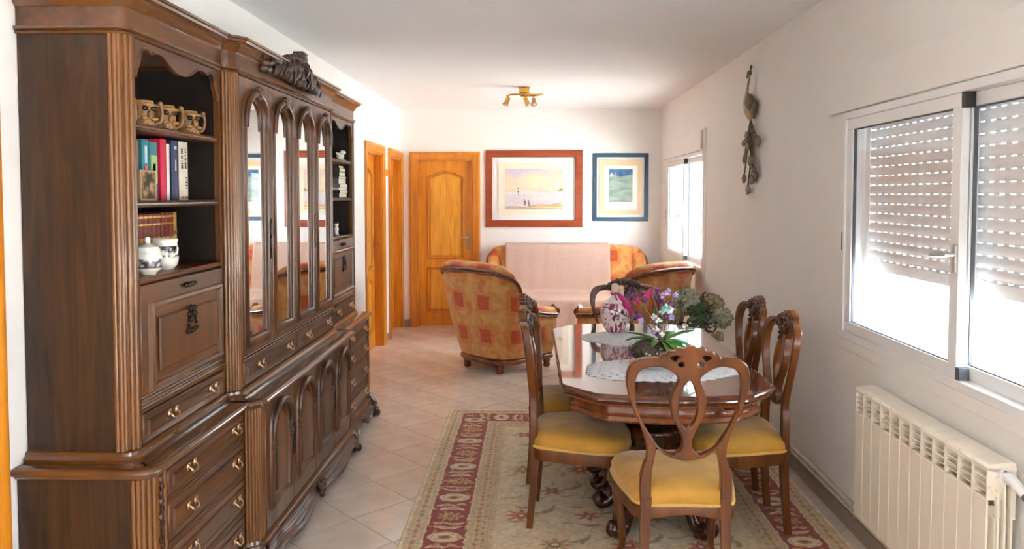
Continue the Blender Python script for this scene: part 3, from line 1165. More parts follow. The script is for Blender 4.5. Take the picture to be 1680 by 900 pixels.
def bookcase(name, label, ya, yb, mirror, loc_y):
    """open shelves over a drop-front cupboard and one drawer; ya < yb; the fluted corner stands at ya, or at yb if mirrored"""
    xf = -1.262
    root = thing(name, label, 'bookcase', (XL + 0.17, (ya + yb) / 2, ZU), 0, 'upper shelf units of the walnut wall unit')
    yo = yb if mirror else ya               # outer end
    sg = -1 if mirror else 1
    if mirror:
        path = [(xf, ya)] + arc_in(xf, yb, 0.032, -1)[::-1] + [(BK, yb)]
    else:
        path = [(BK, ya)] + arc_in(xf, ya, 0.032, 1) + [(xf, yb)]
    path_r = path
    fi, fo = (ya, yb - 0.045) if mirror else (ya + 0.045, yb)   # clear front
    m = MB().box(BK, xf - 0.05, yo, yo + sg * 0.02, ZU, ZN)
    m.build('side_panel', 'cab_side', root, world=True)
    yi = ya if mirror else yb
    m = MB().box(BK, xf - 0.012, yi - sg * 0.018, yi, ZU, ZN)
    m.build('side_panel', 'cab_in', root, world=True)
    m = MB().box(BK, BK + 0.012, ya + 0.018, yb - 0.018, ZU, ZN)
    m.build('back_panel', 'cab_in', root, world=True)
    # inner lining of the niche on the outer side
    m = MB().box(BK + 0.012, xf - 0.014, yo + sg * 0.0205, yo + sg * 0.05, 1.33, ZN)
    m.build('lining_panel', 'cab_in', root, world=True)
    # fluted corner
    m = MB()
    P0, P1 = (xf - 0.05, yo), (xf - 0.03, yo)
    m.box(xf - 0.05, xf - 0.03, yo, yo + sg * 0.03, ZU, ZN)
    m.prism([(xf - 0.03, yo), (xf, yo + sg * 0.03), (xf, yo + sg * 0.046), (xf - 0.03, yo + sg * 0.046)], ZU, ZN, lambda a, b, d: (a, b, d))
    reeds(m, [(xf - 0.044, yo), (xf - 0.03, yo + sg * 0.001)] + [(xf - 0.022, yo + sg * 0.008), (xf - 0.008, yo + sg * 0.022), (xf, yo + sg * 0.036)], ZU + 0.03, ZN, 0.0075)
    m.build('fluted_pilaster', 'reed', root, world=True, angle=60)
    # fronts
    f0, f1 = (ya + 0.005, yb - 0.05) if mirror else (ya + 0.05, yb - 0.005)
    m = MB()
    m.box(xf - 0.02, xf, f1 - 0.02, f1, ZU + 0.02, ZN)
    m.box(xf - 0.02, xf, f0, f0 + 0.012, ZU + 0.02, ZN)
    m.build('face_stile', 'cab_z', root, world=True)
    g0, g1 = f0 + 0.013, f1 - 0.021
    # arched board over the niche
    edge = scallop(g0, g1, 1.972)
    v, f = plate([[(g1, ZN), (g0, ZN)] + edge], 0.02, 0.003)
    m = MB().add(v, f, lambda a, b, c: (xf - 0.010 + c, a, b))
    ab = m.build('arch_board', 'cab_y', root, world=True)
    m = MB().sweep([(a, b) for a, b in edge], half_round(0.008, 0.006, 3), lambda a, b, d: (xf + d, a, b))
    m.build('arch_bead', 'cab_y', ab, world=True)
    for z in (1.58, 1.83):
        m = MB().box(BK + 0.012, xf - 0.02, ya + 0.02, yb - 0.02, z - 0.02, z - 0.001, 0.001)
        m.sweep([(g0 - 0.004, z - 0.011), (g1 + 0.004, z - 0.011)], [(-0.011, -0.022), (-0.011, -0.004), (-0.006, 0.0), (-0.003, -0.004), (0.003, -0.004), (0.006, 0.0), (0.011, -0.004), (0.011, -0.022)],
                lambda a, b, d: (xf - 0.002 + d, a, b))
        m.build('shelf', 'cab_y', root, world=True)
    m = MB().box(BK + 0.012, xf - 0.02, ya + 0.02, yb - 0.02, 1.31, 1.33, 0.001)
    m.sweep([(g0 - 0.004, 1.32), (g1 + 0.004, 1.32)], [(-0.010, -0.022), (-0.010, -0.002), (-0.004, 0.004), (0.0, 0.0), (0.004, 0.004), (0.010, -0.002), (0.010, -0.022)],
            lambda a, b, d: (xf + d, a, b))
    m.build('niche_floor', 'cab_y', root, world=True)
    # drop front
    m = MB().box(xf - 0.02, xf + 0.004, g0, g1, 0.95, 1.307, 0.003)
    dr = m.build('drop_door', 'cab_y', root, world=True)
    yA, yB, zA, zB = g0 + 0.055, g1 - 0.035, 0.965, 1.235
    m = MB()
    front_frame(m, (yA, yB, zA, zB), xf + 0.004, 0.026, 0.018)
    m.build('frame_moulding', 'cab_mould', dr, world=True)
    m = MB()
    v, f = plate([[(yA + 0.05, zA + 0.045), (yB - 0.03, zA + 0.045), (yB - 0.03, zB - 0.045), (yA + 0.05, zB - 0.045)]], 0.012, 0.005)
    m.add(v, f, lambda a, b, c: (xf + 0.008 + c, a, b))
    m.build('raised_panel', 'cab_z', dr, world=True)
    # cast mounts: an urn of flowers on the panel, a small pull above
    yc = (yA + yB) / 2 + 0.01
    m = MB()
    zc = 1.155
    sp = [((xf + 0.018, yc + a, zc + b), (0.006, r, r * 1.1)) for a, b, r in
          ((0, 0.035, .014), (-.018, .03, .010), (.018, .032, .010), (-.026, .012, .009), (.026, .010, .009), (.004, .012, .012), (-.008, -.006, .012), (.024, -.008, .006), (.028, -.022, .006),
           (-.024, -.008, .008), (-.026, -.028, .009), (-.03, -.046, .010), (-.012, -.048, .009), (.006, -.046, .009), (.022, -.044, .009), (.036, -.042, .008), (-.04, -.05, .007))]
    blobs(m, sp, rnd)
    m.build('cast_mount', 'iron', dr, world=True, angle=60)
    m = MB()
    blobs(m, [((xf + 0.012, yc + a, 1.275), (0.009, r, r * .8)) for a, r in ((-.036, .009), (-.02, .011), (0, .012), (.02, .011), (.036, .009))], rnd)
    m.build('door_pull', 'iron', dr, world=True, angle=60)
    # two beads, drawer, base mould
    m = MB()
    for z in (0.912, 0.934):
        m.sweep([(f0, z), (f1, z)], half_round(0.014, 0.012, 4), lambda a, b, d: (xf - 0.004 + d, a, b))
    m.box(xf - 0.02, xf - 0.002, f0 + 0.012, f1 - 0.02, 0.893, 0.95)
    m.build('rail_moulding', 'cab_mould', root, world=True)
    drawer(root, g0, g1, 0.795, 0.89, xf, [g0 + (g1 - g0) * .27, g0 + (g1 - g0) * .79])
    m = MB().sweep(path, [(-0.03, ZU), (0.022, ZU), (0.024, ZU + 0.012), (0.014, ZU + 0.02), (0.012, ZU + 0.03), (0.0, ZU + 0.035), (-0.03, ZU + 0.035)], lambda a, b, h: (a, b, h))
    m.build('base_moulding', 'cab_mould', root, world=True)
    cornice(root, path_r, ZN)
    return root


def outline_body(m, path, z0, z1):
    """closed-in body below/behind the fronts"""
    poly = list(path) + [(BK, path[-1][1]), (BK, path[0][1])]
    m.prism(poly, z0, z1, lambda a, b, d: (a, b, d))


def counter(root, path, name='counter_top'):
    m = MB().sweep(path, [(-0.05, ZU - 0.038), (0.006, ZU - 0.038), (0.012, ZU - 0.034), (0.016, ZU - 0.026), (0.026, ZU - 0.022), (0.030, ZU - 0.014), (0.028, ZU - 0.006), (0.02, ZU), (-0.05, ZU)],
                   lambda a, b, h: (a, b, h))
    poly = list(path) + [(BK, path[-1][1]), (BK, path[0][1])]
    m.prism(poly, ZU - 0.036, ZU - 0.0005, lambda a, b, d: (a, b, d))
    return m.build(name, 'cab_mould', root, world=True)


def wavy_apron(m, y0, y1, xf, bulge, z0, n=40, mid=True):
    """carved plinth below the fronts: a bowed section whose lower edge waves"""
    cols = []
    for k in range(n + 1):
        t = k / n
        y = y0 + (y1 - y0) * t
        s = abs(2 * t - 1)
        low = 0.035 + 0.055 * (0.5 - 0.5 * math.cos(2 * PI * s * 1.0 + PI)) * (0.4 + 0.6 * s) if mid else 0.05 + 0.04 * math.cos(2 * PI * s)
        if s > 0.86:
            low -= (s - 0.86) / 0.14 * 0.055
        sw = bulge * (0.5 + 0.5 * math.cos(2 * PI * s + PI)) + (0.03 * ((s - 0.8) / 0.2) if s > 0.8 else 0)
        low = max(low, 0.012)
        ring = [(xf, z0), (xf + 0.014, z0 - 0.003), (xf + 0.016, z0 - 0.012), (xf + 0.006, z0 - 0.018)]
        for j in range(1, 15):
            q = j / 14
            z = z0 - 0.018 - (z0 - 0.018 - low) * q
            ring.append((xf + 0.006 + (0.012 + sw) * math.sin(q * PI * .8) + 0.012 * q * q + 0.0045 * math.sin(q * 22), z))
        ring.append((xf - 0.02, low + 0.004))
        ring.append((xf - 0.02, z0))
        cols.append([(a, y, b) for a, b in ring])
    R = len(cols[0])
    o = len(m.v)
    for c in cols:
        m.v += c
    for k in range(n):
        for j in range(R):
            l = (j + 1) % R
            m.f.append((o + k * R + j, o + (k + 1) * R + j, o + (k + 1) * R + l, o + k * R + l))


def paw_foot(root, x, y, dx, dy, zt=0.17, s=1.0):
    """dark cabriole foot that swells out and ends in a knuckled toe"""
    m = MB()
    pts = spline([(x, y, zt), (x + dx * .02 * s, y + dy * .02 * s, zt - .05), (x + dx * .045 * s, y + dy * .045 * s, .085), (x + dx * .05 * s, y + dy * .05 * s, .045)], 4)
    n = len(pts)
    m.tube(pts, [(.03 + .016 * math.sin(PI * i / (n - 1))) * s for i in range(n)], 10)
    c = (x + dx * .055 * s, y + dy * .055 * s, .042)
    m.ell(c, (.05 * s, .05 * s, .042), 12, 8)
    for a in (-.7, 0, .7):
        ca, sa = math.cos(a), math.sin(a)
        ex, ey = dx * ca - dy * sa, dx * sa + dy * ca
        m.ell((c[0] + ex * .036 * s, c[1] + ey * .036 * s, .03), (.02 * s, .02 * s, .028), 8, 5)
    return m.build('carved_foot', 'cab_carve', root, world=True, angle=60)


def carved_drop(m, x, y, z0, z1, n, r, axis='x'):
    for k in range(n):
        z = z0 + (z1 - z0) * k / (n - 1)
        q = r * (0.55 + 0.45 * abs(math.sin(k * 1.9 + 0.6)))
        m.ell((x, y + r * .35 * math.sin(k * 2.2), z), (0.007, q, (z1 - z0) / n * .62), 7, 5, bump=.15)


def drawer_chest(name, label, ya, yb, mirror):
    xf = -1.182
    root = thing(name, label, 'cabinet', (XL + 0.2, (ya + yb) / 2, 0.0), 0, 'drawer bases of the walnut wall unit')
    yo = yb if mirror else ya
    sg = -1 if mirror else 1
    if mirror:
        path = [(xf, ya)] + arc_in(xf, yb, 0.036, -1)[::-1] + [(BK, yb)]
    else:
        path = [(BK, ya)] + arc_in(xf, ya, 0.036, 1) + [(xf, yb)]
    m = MB().box(BK, xf - 0.055, yo, yo + sg * 0.02, 0.15, ZU - 0.037)
    m.build('side_panel', 'cab_side', root, world=True)
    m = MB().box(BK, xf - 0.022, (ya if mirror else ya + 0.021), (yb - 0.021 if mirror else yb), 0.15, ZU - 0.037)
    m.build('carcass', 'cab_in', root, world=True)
    counter(root, path)
    m = MB()
    m.box(xf - 0.055, xf - 0.036, yo, yo + sg * 0.035, 0.15, ZU - 0.037)
    m.prism([(xf - 0.036, yo), (xf, yo + sg * 0.036), (xf, yo + sg * 0.10), (xf - 0.036, yo + sg * 0.10)], 0.15, ZU - 0.037, lambda a, b, d: (a, b, d))
    reeds(m, [(xf - 0.05, yo), (xf - 0.036, yo + sg * .001), (xf - 0.026, yo + sg * .010), (xf - 0.014, yo + sg * .022), (xf - 0.003, yo + sg * .034), (xf, yo + sg * .092)], 0.15, ZU - 0.038, 0.0075)
    m.build('fluted_pilaster', 'reed', root, world=True, angle=60)
    m = MB()
    carved_drop(m, xf + 0.004, yo + sg * 0.066, 0.46, ZU - 0.06, 11, 0.012)
    m.build('carved_drop', 'cab_carve', root, world=True, angle=60)
    f0, f1 = (ya + 0.008, yb - 0.105) if mirror else (ya + 0.105, yb - 0.008)
    zs = [(0.632, 0.714), (0.48, 0.60), (0.328, 0.448), (0.176, 0.296)]
    m = MB()
    m.box(xf - 0.022, xf - 0.001, f0, f1, 0.150, 0.722)
    for z in (0.616, 0.464, 0.312):
        for dz in (-0.006, 0.006):
            m.sweep([(f0, z + dz), (f1, z + dz)], half_round(0.01, 0.01, 4), lambda a, b, d: (xf - 0.002 + d, a, b))
    m.build('face_frame', 'cab_y', root, world=True)
    for z0, z1 in zs:
        drawer(root, f0 + 0.006, f1 - 0.006, z0, z1, xf, [f0 + (f1 - f0) * .22, f0 + (f1 - f0) * .82])
    m = MB().sweep(path, [(-0.03, 0.128), (0.014, 0.128), (0.02, 0.136), (0.018, 0.146), (0.008, 0.152), (0.004, 0.166), (-0.03, 0.166)], lambda a, b, h: (a, b, h))
    m.build('base_moulding', 'cab_mould', root, world=True)
    m = MB()
    wavy_apron(m, ya, yb, xf + 0.004, 0.012, 0.13, mid=False)
    m.build('carved_apron', 'cab_carve', root, world=True, angle=60)
    m = MB().box(BK, xf - 0.02, yo, yo + sg * 0.02, 0.07, 0.13)
    m.build('side_apron', 'cab_side', root, world=True)
    paw_foot(root, xf - 0.02, yo + sg * 0.03, 0.7, -sg * 0.7)
    m = MB().box(BK, BK + 0.05, yo + sg * 0.0, yo + sg * 0.05, 0.0, 0.14)
    m.build('back_foot', 'cab_in', root, world=True)
    m = MB().box(xf - 0.06, xf - 0.02, (ya if mirror else yb - 0.04), (ya + 0.04 if mirror else yb), 0.0, 0.14)
    m.build('inner_foot', 'cab_in', root, world=True)
    return root


YA0, YA1, YB0, YB1, YC0, YC1 = 2.257, 3.01, 3.012, 4.628, 4.63, 5.37
drawer_chest('drawer_chest', 'walnut four-drawer base with brass handles nearest the viewer, under the mugs and books', YA0, YA1, False)
drawer_chest('drawer_chest', 'walnut four-drawer base at the far end, next to the honey-oak doorways', YC0, YC1, True)

# sideboard base with four arched doors
xf = -1.128
root = thing('sideboard', 'walnut sideboard base with four arched carved doors, middle of the wall unit', 'cabinet', (XL + 0.23, (YB0 + YB1) / 2, 0))
cy0, cy1 = 3.105, 4.55
path = [(BK, YB0)] + arc_in(xf, YB0, 0.06, 1, 6) + arc_in(xf, YB1, 0.06, -1, 6)[::-1] + [(BK, YB1)]
m = MB()
outline_body(m, [(BK, YB0), (xf - 0.078, YB0), (xf - 0.02, cy0 - 0.02), (xf - 0.02, cy1 + 0.015), (xf - 0.078, YB1), (BK, YB1)][1:-1], 0.16, ZU - 0.037)
m.build('carcass', 'cab_in', root, world=True)
counter(root, path)
for yy0, yy1, sg in ((YB0, cy0, 1), (YB1, cy1, -1)):
    m = MB()
    a, b = (xf - 0.07, yy0 + sg * 0.004), (xf - 0.003, yy1 - sg * 0.016)
    q = arc_in(xf - 0.003, yy0 + sg * 0.003, 0.057, sg, 7)
    m.prism([(xf - 0.085, yy0 + sg * 0.003)] + q + [(xf - 0.003, yy1 - sg * .001), (xf - 0.085, yy1 - sg * .001)], 0.16, ZU - 0.037, lambda p, s, d: (p, s, d))
    reeds(m, q[1:] + [(xf - 0.003, yy1 - sg * 0.018)], 0.16, ZU - 0.038, 0.0078)
    m.build('fluted_pilaster', 'reed', root, world=True, angle=60)
pitch = (cy1 - cy0) / 4


def arch_closed(a0, a1, z0, z1, n=9, squash=1.0):
    """door-field outline, straight sides and a round head"""
    r = (a1 - a0) / 2
    rise = min(r * squash, (z1 - z0) * .4)
    p = [(a1, z0), (a0, z0)]
    for k in range(n + 1):
        t = PI * k / n
        p.append(((a0 + a1) / 2 - r * math.cos(t), z1 - rise + rise * math.sin(t)))
    return p


for i in range(4):
    y0, y1 = cy0 + i * pitch + 0.003, cy0 + (i + 1) * pitch - 0.003
    m = MB().box(xf - 0.02, xf + 0.002, y0, y1, 0.172, ZU - 0.04, 0.003)
    d = m.build('door', 'cab_z', root, world=True)
    p0, p1 = y0 + 0.062, y1 - 0.062
    m = MB().sweep(arch_closed(p0, p1, 0.265, 0.695, 12, 1.0), half_round(0.034, 0.018, 5), lambda a, b, h: (xf + 0.001 + h, a, b), closed=True)
    m.build('arch_moulding', 'cab_z', d, world=True, angle=60)
    v, f = plate([arch_closed(p0 + 0.045, p1 - 0.045, 0.31, 0.635, 10, 1.0)], 0.012, 0.004)
    m = MB().add(v, f, lambda a, b, c: (xf + 0.006 + c, a, b))
    m.build('raised_panel', 'cab_z', d, world=True)
    m = MB()
    for yy, zz in ((p0, 0.545), (p1, 0.545)):
        carved_drop(m, xf + 0.016, yy, zz - 0.045, zz + 0.03, 6, 0.017)
    rr = (p1 - p0) / 2
    pts = [(xf + 0.014, p0, 0.545)] + [(xf + 0.016, (p0 + p1) / 2 - rr * math.cos(PI * k / 14), 0.695 - rr + rr * math.sin(PI * k / 14)) for k in range(15)] + [(xf + 0.014, p1, 0.545)]
    m.tube(pts, [0.012 + 0.006 * math.sin(PI * k / (len(pts) - 1)) for k in range(len(pts))], 7)
    m.build('carved_head', 'cab_carve', d, world=True, angle=60)
for yk in (cy0 + pitch, cy0 + 3 * pitch):
    m = MB()
    for s in (-1, 1):
        for k in range(7):
            m.ell((xf + 0.006, yk + s * (0.014 + 0.004 * math.sin(k * 2)), 0.40 + 0.02 * k), (0.006, 0.009, 0.014), 7, 4, bump=.2)
    m.build('keyhole_plate', 'iron', root, world=True, angle=60)
m = MB()
m.box(xf - 0.03, xf - 0.002, cy0 + 0.001, cy1 - 0.001, 0.15, 0.172)
m.box(xf - 0.03, xf - 0.002, cy0 + 0.001, cy1 - 0.001, ZU - 0.039, ZU - 0.037)
m.build('face_rail', 'cab_y', root, world=True)
m = MB().sweep(path, [(-0.03, 0.135), (0.014, 0.135), (0.022, 0.144), (0.018, 0.154), (0.01, 0.158), (0.004, 0.172), (-0.03, 0.172)], lambda a, b, h: (a, b, h))
m.build('base_moulding', 'cab_mould', root, world=True)
m = MB()
wavy_apron(m, cy0 - 0.02, cy1 + 0.02, xf + 0.004, 0.03, 0.137, 64)
m.build('carved_apron', 'cab_carve', root, world=True, angle=60)
m = MB()
ym = (cy0 + cy1) / 2
blobs(m, [((xf + 0.034, ym + a, z), (0.016, r, r * 1.2)) for a, z, r in ((0, .105, .022), (-.03, .095, .016), (.03, .095, .016), (-.016, .07, .016), (.016, .07, .016), (0, .05, .014), (-.045, .11, .012), (.045, .11, .012))], rnd)
m.build('carved_shell', 'cab_carve', root, world=True, angle=60)
paw_foot(root, xf - 0.035, YB0 + 0.05, 0.72, -0.7, 0.16)
paw_foot(root, xf - 0.035, YB1 - 0.05, 0.72, 0.7, 0.16)
for yy in (YB0 + 0.03, YB1 - 0.08):
    m = MB().box(BK, BK + 0.05, yy, yy + 0.05, 0.0, 0.16)
    m.build('back_foot', 'cab_in', root, world=True)

# upper units
bookcase('bookcase', 'walnut open bookcase nearest the viewer, holding mugs, upright books and sugar pot', 2.31, 3.028, False, 0)
bookcase('bookcase', 'narrow-looking walnut bookcase at the far end, holding a flat pile of books', 4.575, 5.29, True, 0)

xf = -1.218
Y0, Y1, c0, c1 = 3.03, 4.573, 3.10, 4.503
root = thing('display_cabinet', 'walnut display cabinet with four tall arched mirror doors and carved crest', 'cabinet', (XL + 0.19, (Y0 + Y1) / 2, ZU))
path = [(BK, Y0)] + arc_in(xf, Y0, 0.05, 1, 6) + arc_in(xf, Y1, 0.05, -1, 6)[::-1] + [(BK, Y1)]
m = MB()
outline_body(m, [(xf - 0.072, Y0), (xf - 0.02, c0 - 0.02), (xf - 0.02, c1 + 0.02), (xf - 0.072, Y1)], ZU, ZN)
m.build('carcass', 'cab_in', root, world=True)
for yy0, yy1, sg in ((Y0, c0, 1), (Y1, c1, -1)):
    m = MB()
    q = arc_in(xf - 0.003, yy0 + sg * 0.003, 0.047, sg, 6)
    m.prism([(xf - 0.075, yy0 + sg * 0.003)] + q + [(xf - 0.003, yy1 - sg * .001), (xf - 0.075, yy1 - sg * .001)], ZU, ZN, lambda p, s, d: (p, s, d))
    reeds(m, q[1:] + [(xf - 0.003, yy1 - sg * 0.011)], ZU + 0.03, ZN, 0.0076)
    m.build('fluted_pilaster', 'reed', root, world=True, angle=60)
pitch = (c1 - c0) / 4
for i in range(4):
    y0, y1 = c0 + i * pitch + 0.003, c0 + (i + 1) * pitch - 0.003
    g0, g1, gz0, gz1 = y0 + 0.066, y1 - 0.066, 0.985, 2.01
    v, f = plate([[(y0, 0.925), (y1, 0.925), (y1, ZN - 0.002), (y0, ZN - 0.002)], arch_closed(g0, g1, gz0, gz1, 12, 0.95)], 0.022, 0.002)
    m = MB().add(v, f, lambda a, b, c: (xf - 0.009 + c, a, b))
    d = m.build('door', 'cab_z', root, world=True)
    v, f = plate([arch_closed(g0 - 0.012, g1 + 0.012, gz0 - 0.012, gz1 + 0.012, 12, 0.95)], 0.004, 0.0005)
    m = MB().add(v, f, lambda a, b, c: (xf - 0.0045 + c, a, b))
    m.build('mirror_pane', 'mirror', d, world=True)
    m = MB().sweep(arch_closed(g0 - 0.021, g1 + 0.021, gz0 - 0.018, gz1 + 0.024, 14, 0.95), half_round(0.042, 0.014, 6), lambda a, b, h: (xf + 0.001 + h, a, b), closed=True)
    m.build('arch_moulding', 'cab_z', d, world=True, angle=60)
    m = MB()
    zc = gz1 + 0.02
    yc = (g0 + g1) / 2
    blobs(m, [((xf + 0.024, yc + a, zc + b), (0.012, r, r)) for a, b, r in ((0, .022, .018), (-.012, .008, .014), (.012, .008, .014), (0, -.010, .014), (-.02, .026, .009), (.02, .026, .009))], rnd)
    rr = (g1 - g0) / 2 + 0.022
    pts = [(xf + 0.013, yc - rr, gz1 + 0.026 - rr * .95 - .03)] + [(xf + 0.014, yc - rr * math.cos(PI * k / 16), gz1 + 0.026 - rr * .95 + rr * .95 * math.sin(PI * k / 16)) for k in range(17)] + [(xf + 0.013, yc + rr, gz1 + 0.026 - rr * .95 - .03)]
    m.tube(pts, [0.0135 + 0.004 * math.sin(PI * k / (len(pts) - 1)) for k in range(len(pts))], 8)
    m.build('carved_head', 'cab_carve', d, world=True, angle=60)
for yk in (c0 + pitch, c0 + 3 * pitch):
    m = MB()
    for k in range(8):
        m.ell((xf + 0.004, yk + 0.006 * math.sin(k * 2), 1.32 + 0.022 * k), (0.007, 0.010, 0.016), 7, 4, bump=.2)
    m.build('keyhole_plate', 'iron', root, world=True, angle=60)
m = MB()
m.box(xf - 0.02, xf - 0.002, c0, c1, ZU + 0.034, 0.924)
for z in (0.906, 0.918):
    m.sweep([(c0, z), (c1, z)], half_round(0.010, 0.012, 4), lambda a, b, d: (xf - 0.004 + d, a, b))
m.build('rail_moulding', 'cab_mould', root, world=True)
ymid = (c0 + c1) / 2
drawer(root, c0 + 0.006, ymid - 0.006, 0.80, 0.895, xf, [c0 + 0.17, ymid - 0.14])
drawer(root, ymid + 0.006, c1 - 0.006, 0.80, 0.895, xf, [ymid + 0.17, c1 - 0.14])
m = MB().sweep(path, [(-0.03, ZU), (0.022, ZU), (0.024, ZU + 0.012), (0.014, ZU + 0.02), (0.012, ZU + 0.03), (0.0, ZU + 0.035), (-0.03, ZU + 0.035)], lambda a, b, h: (a, b, h))
m.build('base_moulding', 'cab_mould', root, world=True)
cornice(root, path, ZN)
# the carved crest: a shell of leaves with a scroll on top, each leaf a fat lobe
m = MB()
yc, zc = 3.76, 2.187
sp = []
for k in range(-9, 10):
    t = k / 9
    hh = 0.112 * (1 - abs(t) ** 1.3) + 0.030
    nj = 1 + int(hh / 0.03)
    for j in range(nj):
        z = zc - 0.045 + 0.016 * abs(t) + (j + .5) * hh / nj
        sp.append(((xf + 0.02 + 0.032 * (1 - abs(t)) + rnd.uniform(-.008, .008), yc + t * 0.41 + rnd.uniform(-.008, .008), z + rnd.uniform(-.005, .005)),
                   (0.024, (0.024 + rnd.uniform(-.004, .006)) * (1.05 - .4 * abs(t)), (0.026 + rnd.uniform(-.006, .006)) * (1.05 - .4 * abs(t)))))
blobs(m, sp, rnd, 8, 6)
for k in range(52):
    t = rnd.uniform(-0.95, 0.95)
    z = zc - 0.03 + rnd.uniform(0, 0.10) * (1 - abs(t))
    x = xf + 0.034 + 0.036 * (1 - abs(t))
    y = yc + t * 0.39
    sgn = 1 if t > 0 else -1
    m.tube(spline([(x - .008, y, z + .024), (x + .008, y + sgn * .016, z + .012), (x + .010, y + sgn * .028, z - .010), (x, y + sgn * .024, z - .028)], 3), [.006, .009, .009, .008, .008, .007, .006, .005, .005, .003], 6)
m.box(xf - 0.02, xf + 0.03, yc - 0.2, yc + 0.2, zc - 0.03, zc + 0.04, 0.015)
m.build('carved_crest', 'cab_crest', root, world=True, angle=60)
m = MB()
ys = yc + .05
m.tube([(xf + 0.04, ys - 0.045, zc + 0.098), (xf + 0.04, ys + 0.045, zc + 0.098)], 0.026, 14)
m.ell((xf + 0.04, ys - 0.045, zc + 0.098), (0.024, 0.012, 0.024), 10, 6)
m.ell((xf + 0.04, ys + 0.045, zc + 0.098), (0.024, 0.012, 0.024), 10, 6)
m.box(xf + 0.012, xf + 0.068, ys - 0.04, ys + 0.04, zc + 0.114, zc + 0.128, 0.005)
m.box(xf + 0.01, xf + 0.05, ys - 0.05, ys + 0.05, zc + 0.03, zc + 0.085, 0.01)
m.build('crest_scroll', 'cab_crest', root, world=True, angle=60)


# ------------------------------------------------------------------ things on the shelves
ZS1, ZS2, ZS3 = 1.829, 1.579, 1.3305


def book(name, label, x1, y0, y1, z0, h, w, col, pages=True, spine_marks=None, group=None, rough=0.5):
    """upright book, spine to the room at x1, thickness y0..y1, depth w"""
    root = thing(name, label, 'book', (x1 - w / 2, (y0 + y1) / 2, z0), 0, group)
    c = pmat('book_cover_cloth', col, rough, var=0.08, vscale=40)
    m = MB()
    t = 0.002
    m.box(x1 - w, x1 - t, y0, y0 + t, z0, z0 + h)
    m.box(x1 - w, x1 - t, y1 - t, y1, z0, z0 + h)
    n = 4
    yc, r = (y0 + y1) / 2, (y1 - y0) / 2
    prof = [(x1 - t * 2 + 0.004 * math.sin(PI * k / n), yc - r * math.cos(PI * k / n)) for k in range(n + 1)]
    m.prism(prof + [(x1 - 2 * t - .001, y1), (x1 - 2 * t - .001, y0)], z0, z0 + h, lambda a, b, d: (a, b, d))
    m.build('cover', c, root, world=True)
    m = MB().box(x1 - w + 0.003, x1 - 0.004, y0 + t, y1 - t, z0 + 0.003, z0 + h - 0.003)
    m.build('page_block', 'paper', root, world=True)
    for i, (za, zb, cc, wf) in enumerate(spine_marks or []):
        m = MB().box(x1 - 0.001, x1 + 0.0016, yc - r * wf, yc + r * wf, z0 + za, z0 + zb)
        m.build('spine_print', cc, root, world=True)
    return root


gold = pmat('gilt_print', S(206, 168, 90), 0.35, 0.6)
dkp = pmat('dark_print', S(70, 66, 64), 0.6)
ltp = pmat('pale_print', S(190, 200, 215), 0.6)
rdp = pmat('orange_red_print', S(210, 84, 60), 0.6)
grp = pmat('green_print', S(150, 190, 120), 0.6)
bkx = -1.345
book('upright_book', 'brown-spined upright book at the end, partly hidden behind the bookcase stile', bkx, 2.52, 2.545, ZS2, 0.205, 0.17, S(120, 80, 44))
book('upright_book', 'teal upright book with orange-red lettering, second in the row', bkx, 2.566, 2.613, ZS2, 0.212, 0.17, S(40, 120, 130), spine_marks=[(0.07, 0.12, rdp, .4), (0.13, 0.19, ltp, .3)])
book('upright_book', 'teal and pale green upright book, behind the sepia block', bkx, 2.618, 2.672, ZS2, 0.207, 0.17, S(44, 116, 126), spine_marks=[(0.06, 0.16, grp, .8), (0.10, 0.13, M['paper'], .4)])
book('upright_book', 'bright crimson upright book between teal and white books', bkx + 0.002, 2.692, 2.736, ZS2, 0.222, 0.19, S(190, 24, 66))
book('upright_book', 'thin white upright book between crimson and navy books', bkx, 2.742, 2.764, ZS2, 0.207, 0.17, S(214, 210, 206))
book('upright_book', 'navy blue upright book between two white books', bkx + 0.005, 2.768, 2.824, ZS2, 0.222, 0.18, S(38, 46, 84), spine_marks=[(0.11, 0.15, ltp, .12), (0.19, 0.20, ltp, .3)])
# upright lettering on the pale spine: two columns of small strokes
marks = []
root_b = book('upright_book', 'thick cream upright book with two columns of grey lettering', bkx + 0.005, 2.828, 2.90, ZS2, 0.222, 0.18, S(206, 196, 178))
for yy, za, zb in ((2.848, .12, .20), (2.876, .12, .20), (2.882, .045, .09)):
    m = MB()
    z = za
    while z < zb:
        m.box(bkx + 0.0045, bkx + 0.0072, yy - 0.005, yy + 0.005, ZS2 + z, ZS2 + z + rnd.choice((.003, .005, .006)))
        z += rnd.choice((.007, .009, .011))
    m.build('spine_print', dkp, root_b, world=True)
for yy in (2.850, 2.880):
    m = MB().box(bkx + 0.0045, bkx + 0.0072, yy - 0.007, yy + 0.007, ZS2 + 0.008, ZS2 + 0.014)
    m.build('spine_print', dkp, root_b, world=True)

# sepia patterned block standing before the books
def pattern_panel(name, parent, nx, nz, fpt, fcol, mat='paint'):
    v, f, c = [], [], []
    for i in range(nx + 1):
        for j in range(nz + 1):
            v.append(fpt(i / nx, j / nz))
            c.append(tuple(fcol(i / nx, j / nz)) + (1,))
    for i in range(nx):
        for j in range(nz):
            a = i * (nz + 1) + j
            f.append((a, a + nz + 1, a + nz + 2, a + 1))
    return color_mesh(name, mat, v, f, c, parent, world=True)


def nz_(x, y, s, seed=0):
    return mnoise.noise(Vector((x * s + seed, y * s - seed, seed * .7)))


def mixc(a, b, t):
    t = min(max(t, 0), 1)
    return tuple(a[k] * (1 - t) + b[k] * t for k in range(3))


